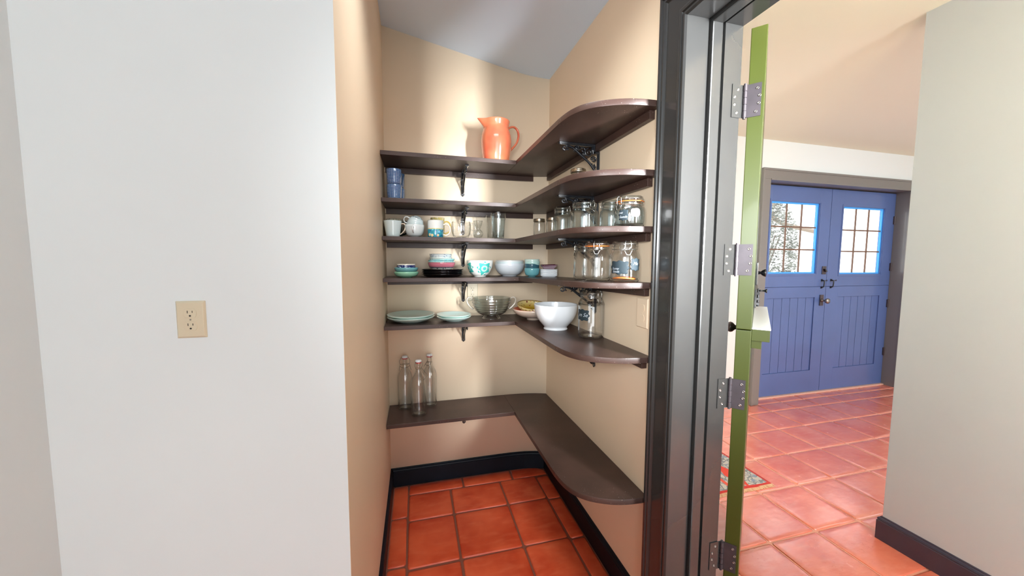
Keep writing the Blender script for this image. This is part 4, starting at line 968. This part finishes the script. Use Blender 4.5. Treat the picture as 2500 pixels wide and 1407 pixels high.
# ribbed glass bowl with two handles and fluted foot
rb = empty('ribbed_glass_bowl', (.440, 2.118, z5), (0, 0, -.15), label='ribbed smoky glass bowl with two loop handles and fluted foot', cat='bowl')
o_ = [(0, .020), (.030, .020)]
n = 60
for i in range(n+1):
    t = i/n; r = .036+(.118-.036)*math.sin(t*PI/2)**.8; z = .022+.103*(1-math.cos(t*PI/2))**.9
    o_.append((r+(.0026*math.sin(t*2*PI*9) if t > .3 else 0), z))
i_ = [(max(r-.004, .001), max(z, .027)) for r, z in o_[:1:-3]]
me = lathe(o_+[(.1165, .127)]+i_+[(0, .026)], 64); me.materials.append(GLASS_G); new_obj('bowl_body', me, None, rb)
ft = lathe([(.030, .024), (.040, .020), (.050, .006), (.055, .002), (.052, 0), (.040, .004), (.030, .018)], 96)
for v in ft.vertices:
    a = math.atan2(v.co.y, v.co.x); k = 1+.022*math.sin(a*32); v.co.x *= k; v.co.y *= k
ft.materials.append(GLASS); new_obj('fluted_foot', ft, None, rb)
for s in (1, -1): handle_obj([(s*.112, 0, .108), (s*.120, 0, .124), (s*.134, 0, .128), (s*.146, 0, .116), (s*.143, 0, .094), (s*.128, 0, .074), (s*.108, 0, .056)], [.0036+.0016*min(1, i/20) for i in range(31)], plain('clear_pressed_glass_handle%d' % s, (206, 196, 180), .12, coat=.5), rb)
# peach bowl with the painted yellow bowl in it, and the large white bowl
pbx, pby = .676, 2.030
e = empty('footed_bowl', (pbx, pby, z5), label='pale peach footed bowl with terracotta inside, under the yellow bowl', cat='bowl')
pr = bowl_prof(.122, .064, .040, .012, .004, 1.3)
me = lathe(pr, 64); me.materials.append(PEACH); me.materials.append(TERRA)
for p in me.polygons:
    rr_ = math.hypot(p.center.x, p.center.y); nz = p.normal.z
    if nz > .15 and p.center.z > .012: p.material_index = 1
new_obj('bowl_body', me, None, e)
yb_ = item('painted_bowl', lathe(bowl_prof(.110, .050, .035, .004, .004, 1.1), 64), YELLOW, (pbx+.008, pby+.004, z5+.036), 'yellow bowl painted with berries, set in the peach bowl', 'bowl', rot=(.16, .06, 0))
item('large_white_bowl', lathe(smooth_prof([(0, .004), (.052, .004), (.055, 0), (.060, 0), (.0615, .004), (.058, .012), (.072, .028), (.092, .054), (.105, .085), (.1105, .118), (.1115, .1265), (.1095, .128), (.1070, .1265), (.1055, .115), (.100, .085), (.087, .056), (.068, .033), (.05, .018), (0, .014)], 3), 72), plain('faceted_white_glaze', (232, 236, 240), .18, coat=.6, bmp=.12, bscale=18), (.692, 1.716, z5), 'large white hand-thrown bowl between the yellow bowl and the tall jar', 'bowl')

# bottles on the lowest shelf
def bottle(x, y, label, rz, R=.0435, H=.318, open_=False):
    e = empty('swing_top_bottle', (x, y, z6), (0, 0, rz), label=label, cat='bottle', group='swing-top bottles on the lowest shelf')
    o = [(0, .008), (.020, .007), (.034, .001), (.040, .002), (R, .010), (R, .045)]
    for k in range(11): z = .052+k*.011; o += [(R-.0008, z), (R+.0003, z+.004)]
    o += [(R, .178), (R*.97, .196), (R*.84, .216), (.025, .234), (.0185, .248), (.0155, .262), (.0145, .285), (.0150, .292), (.0165, .296), (.0160, .300)]
    i = [(.0105, .300), (.0105, .262), (.0145, .246), (.033, .214), (R-.0035, .180), (R-.0035, .016), (R-.012, .012), (0, .014)]
    me = lathe(o+i, 48); me.materials.append(GLASS); new_obj('glass_body', me, None, e)
    g = new_obj('red_washer', lathe([(.0110, .3005), (.0165, .3010), (.0175, .3035), (.0160, .3055), (.0110, .3055), (.011, .3005)], 28), REDR, e)
    c = new_obj('stopper', lathe([(0, .3000), (.0100, .3000), (.0115, .3057), (.0172, .3060), (.0176, .3100), (.0165, .3165), (.0120, .3190), (0, .3196)], 28), CREAMW, e)
    for ob, nm in ((g, 'red rubber washer'), (c, 'white ceramic stopper')): ob['label'] = nm
    b = MB(); rw = .0010
    b.tube(ring_pts(0, 0, .268, .0160, 24), rw, 6, closed=True)
    if open_:
        b.tube([(.016, 0, .270), (.022, -.003, .285), (.0185, -.003, .310)], rw, 6); b.tube([(-.016, 0, .270), (-.020, 0, .285), (-.0185, 0, .310)], rw, 6)
        b.tube([(.018, 0, .268), (.030, -.006, .252), (.042, -.016, .236), (.046, -.020, .228), (.030, -.030, .214), (.018, -.032, .208)], rw*1.2, 6)
    else:
        for s in (1, -1):
            b.tube([(s*.016, 0, .268), (s*.028, -.002, .272), (s*.030, -.002, .288), (s*.0185, -.001, .312)], rw, 6)
            b.tube([(s*.016, 0, .262), (s*.026, -.004, .270), (s*.028, -.008, .262), (s*.034, -.022, .236)], rw*1.1, 6)
        b.tube([(-.028, -.008, .258), (-.012, -.020, .252), (.012, -.020, .252), (.028, -.008, .258)], rw*1.2, 6)
    b.obj('wire_bail', plain('dull_wire', (130, 124, 112), .35, .9) if 'dull_wire' not in bpy.data.materials else bpy.data.materials['dull_wire'], e, smooth=True)
bottle(-.068, 2.196, 'clear swing-top bottle nearest the left wall', 0.1)
bottle(.010, 2.086, 'clear swing-top bottle standing in front of the other two', .2, open_=True)
bottle(.076, 2.206, 'clear swing-top bottle farthest from the left wall', -1.2, R=.0425, H=.318)
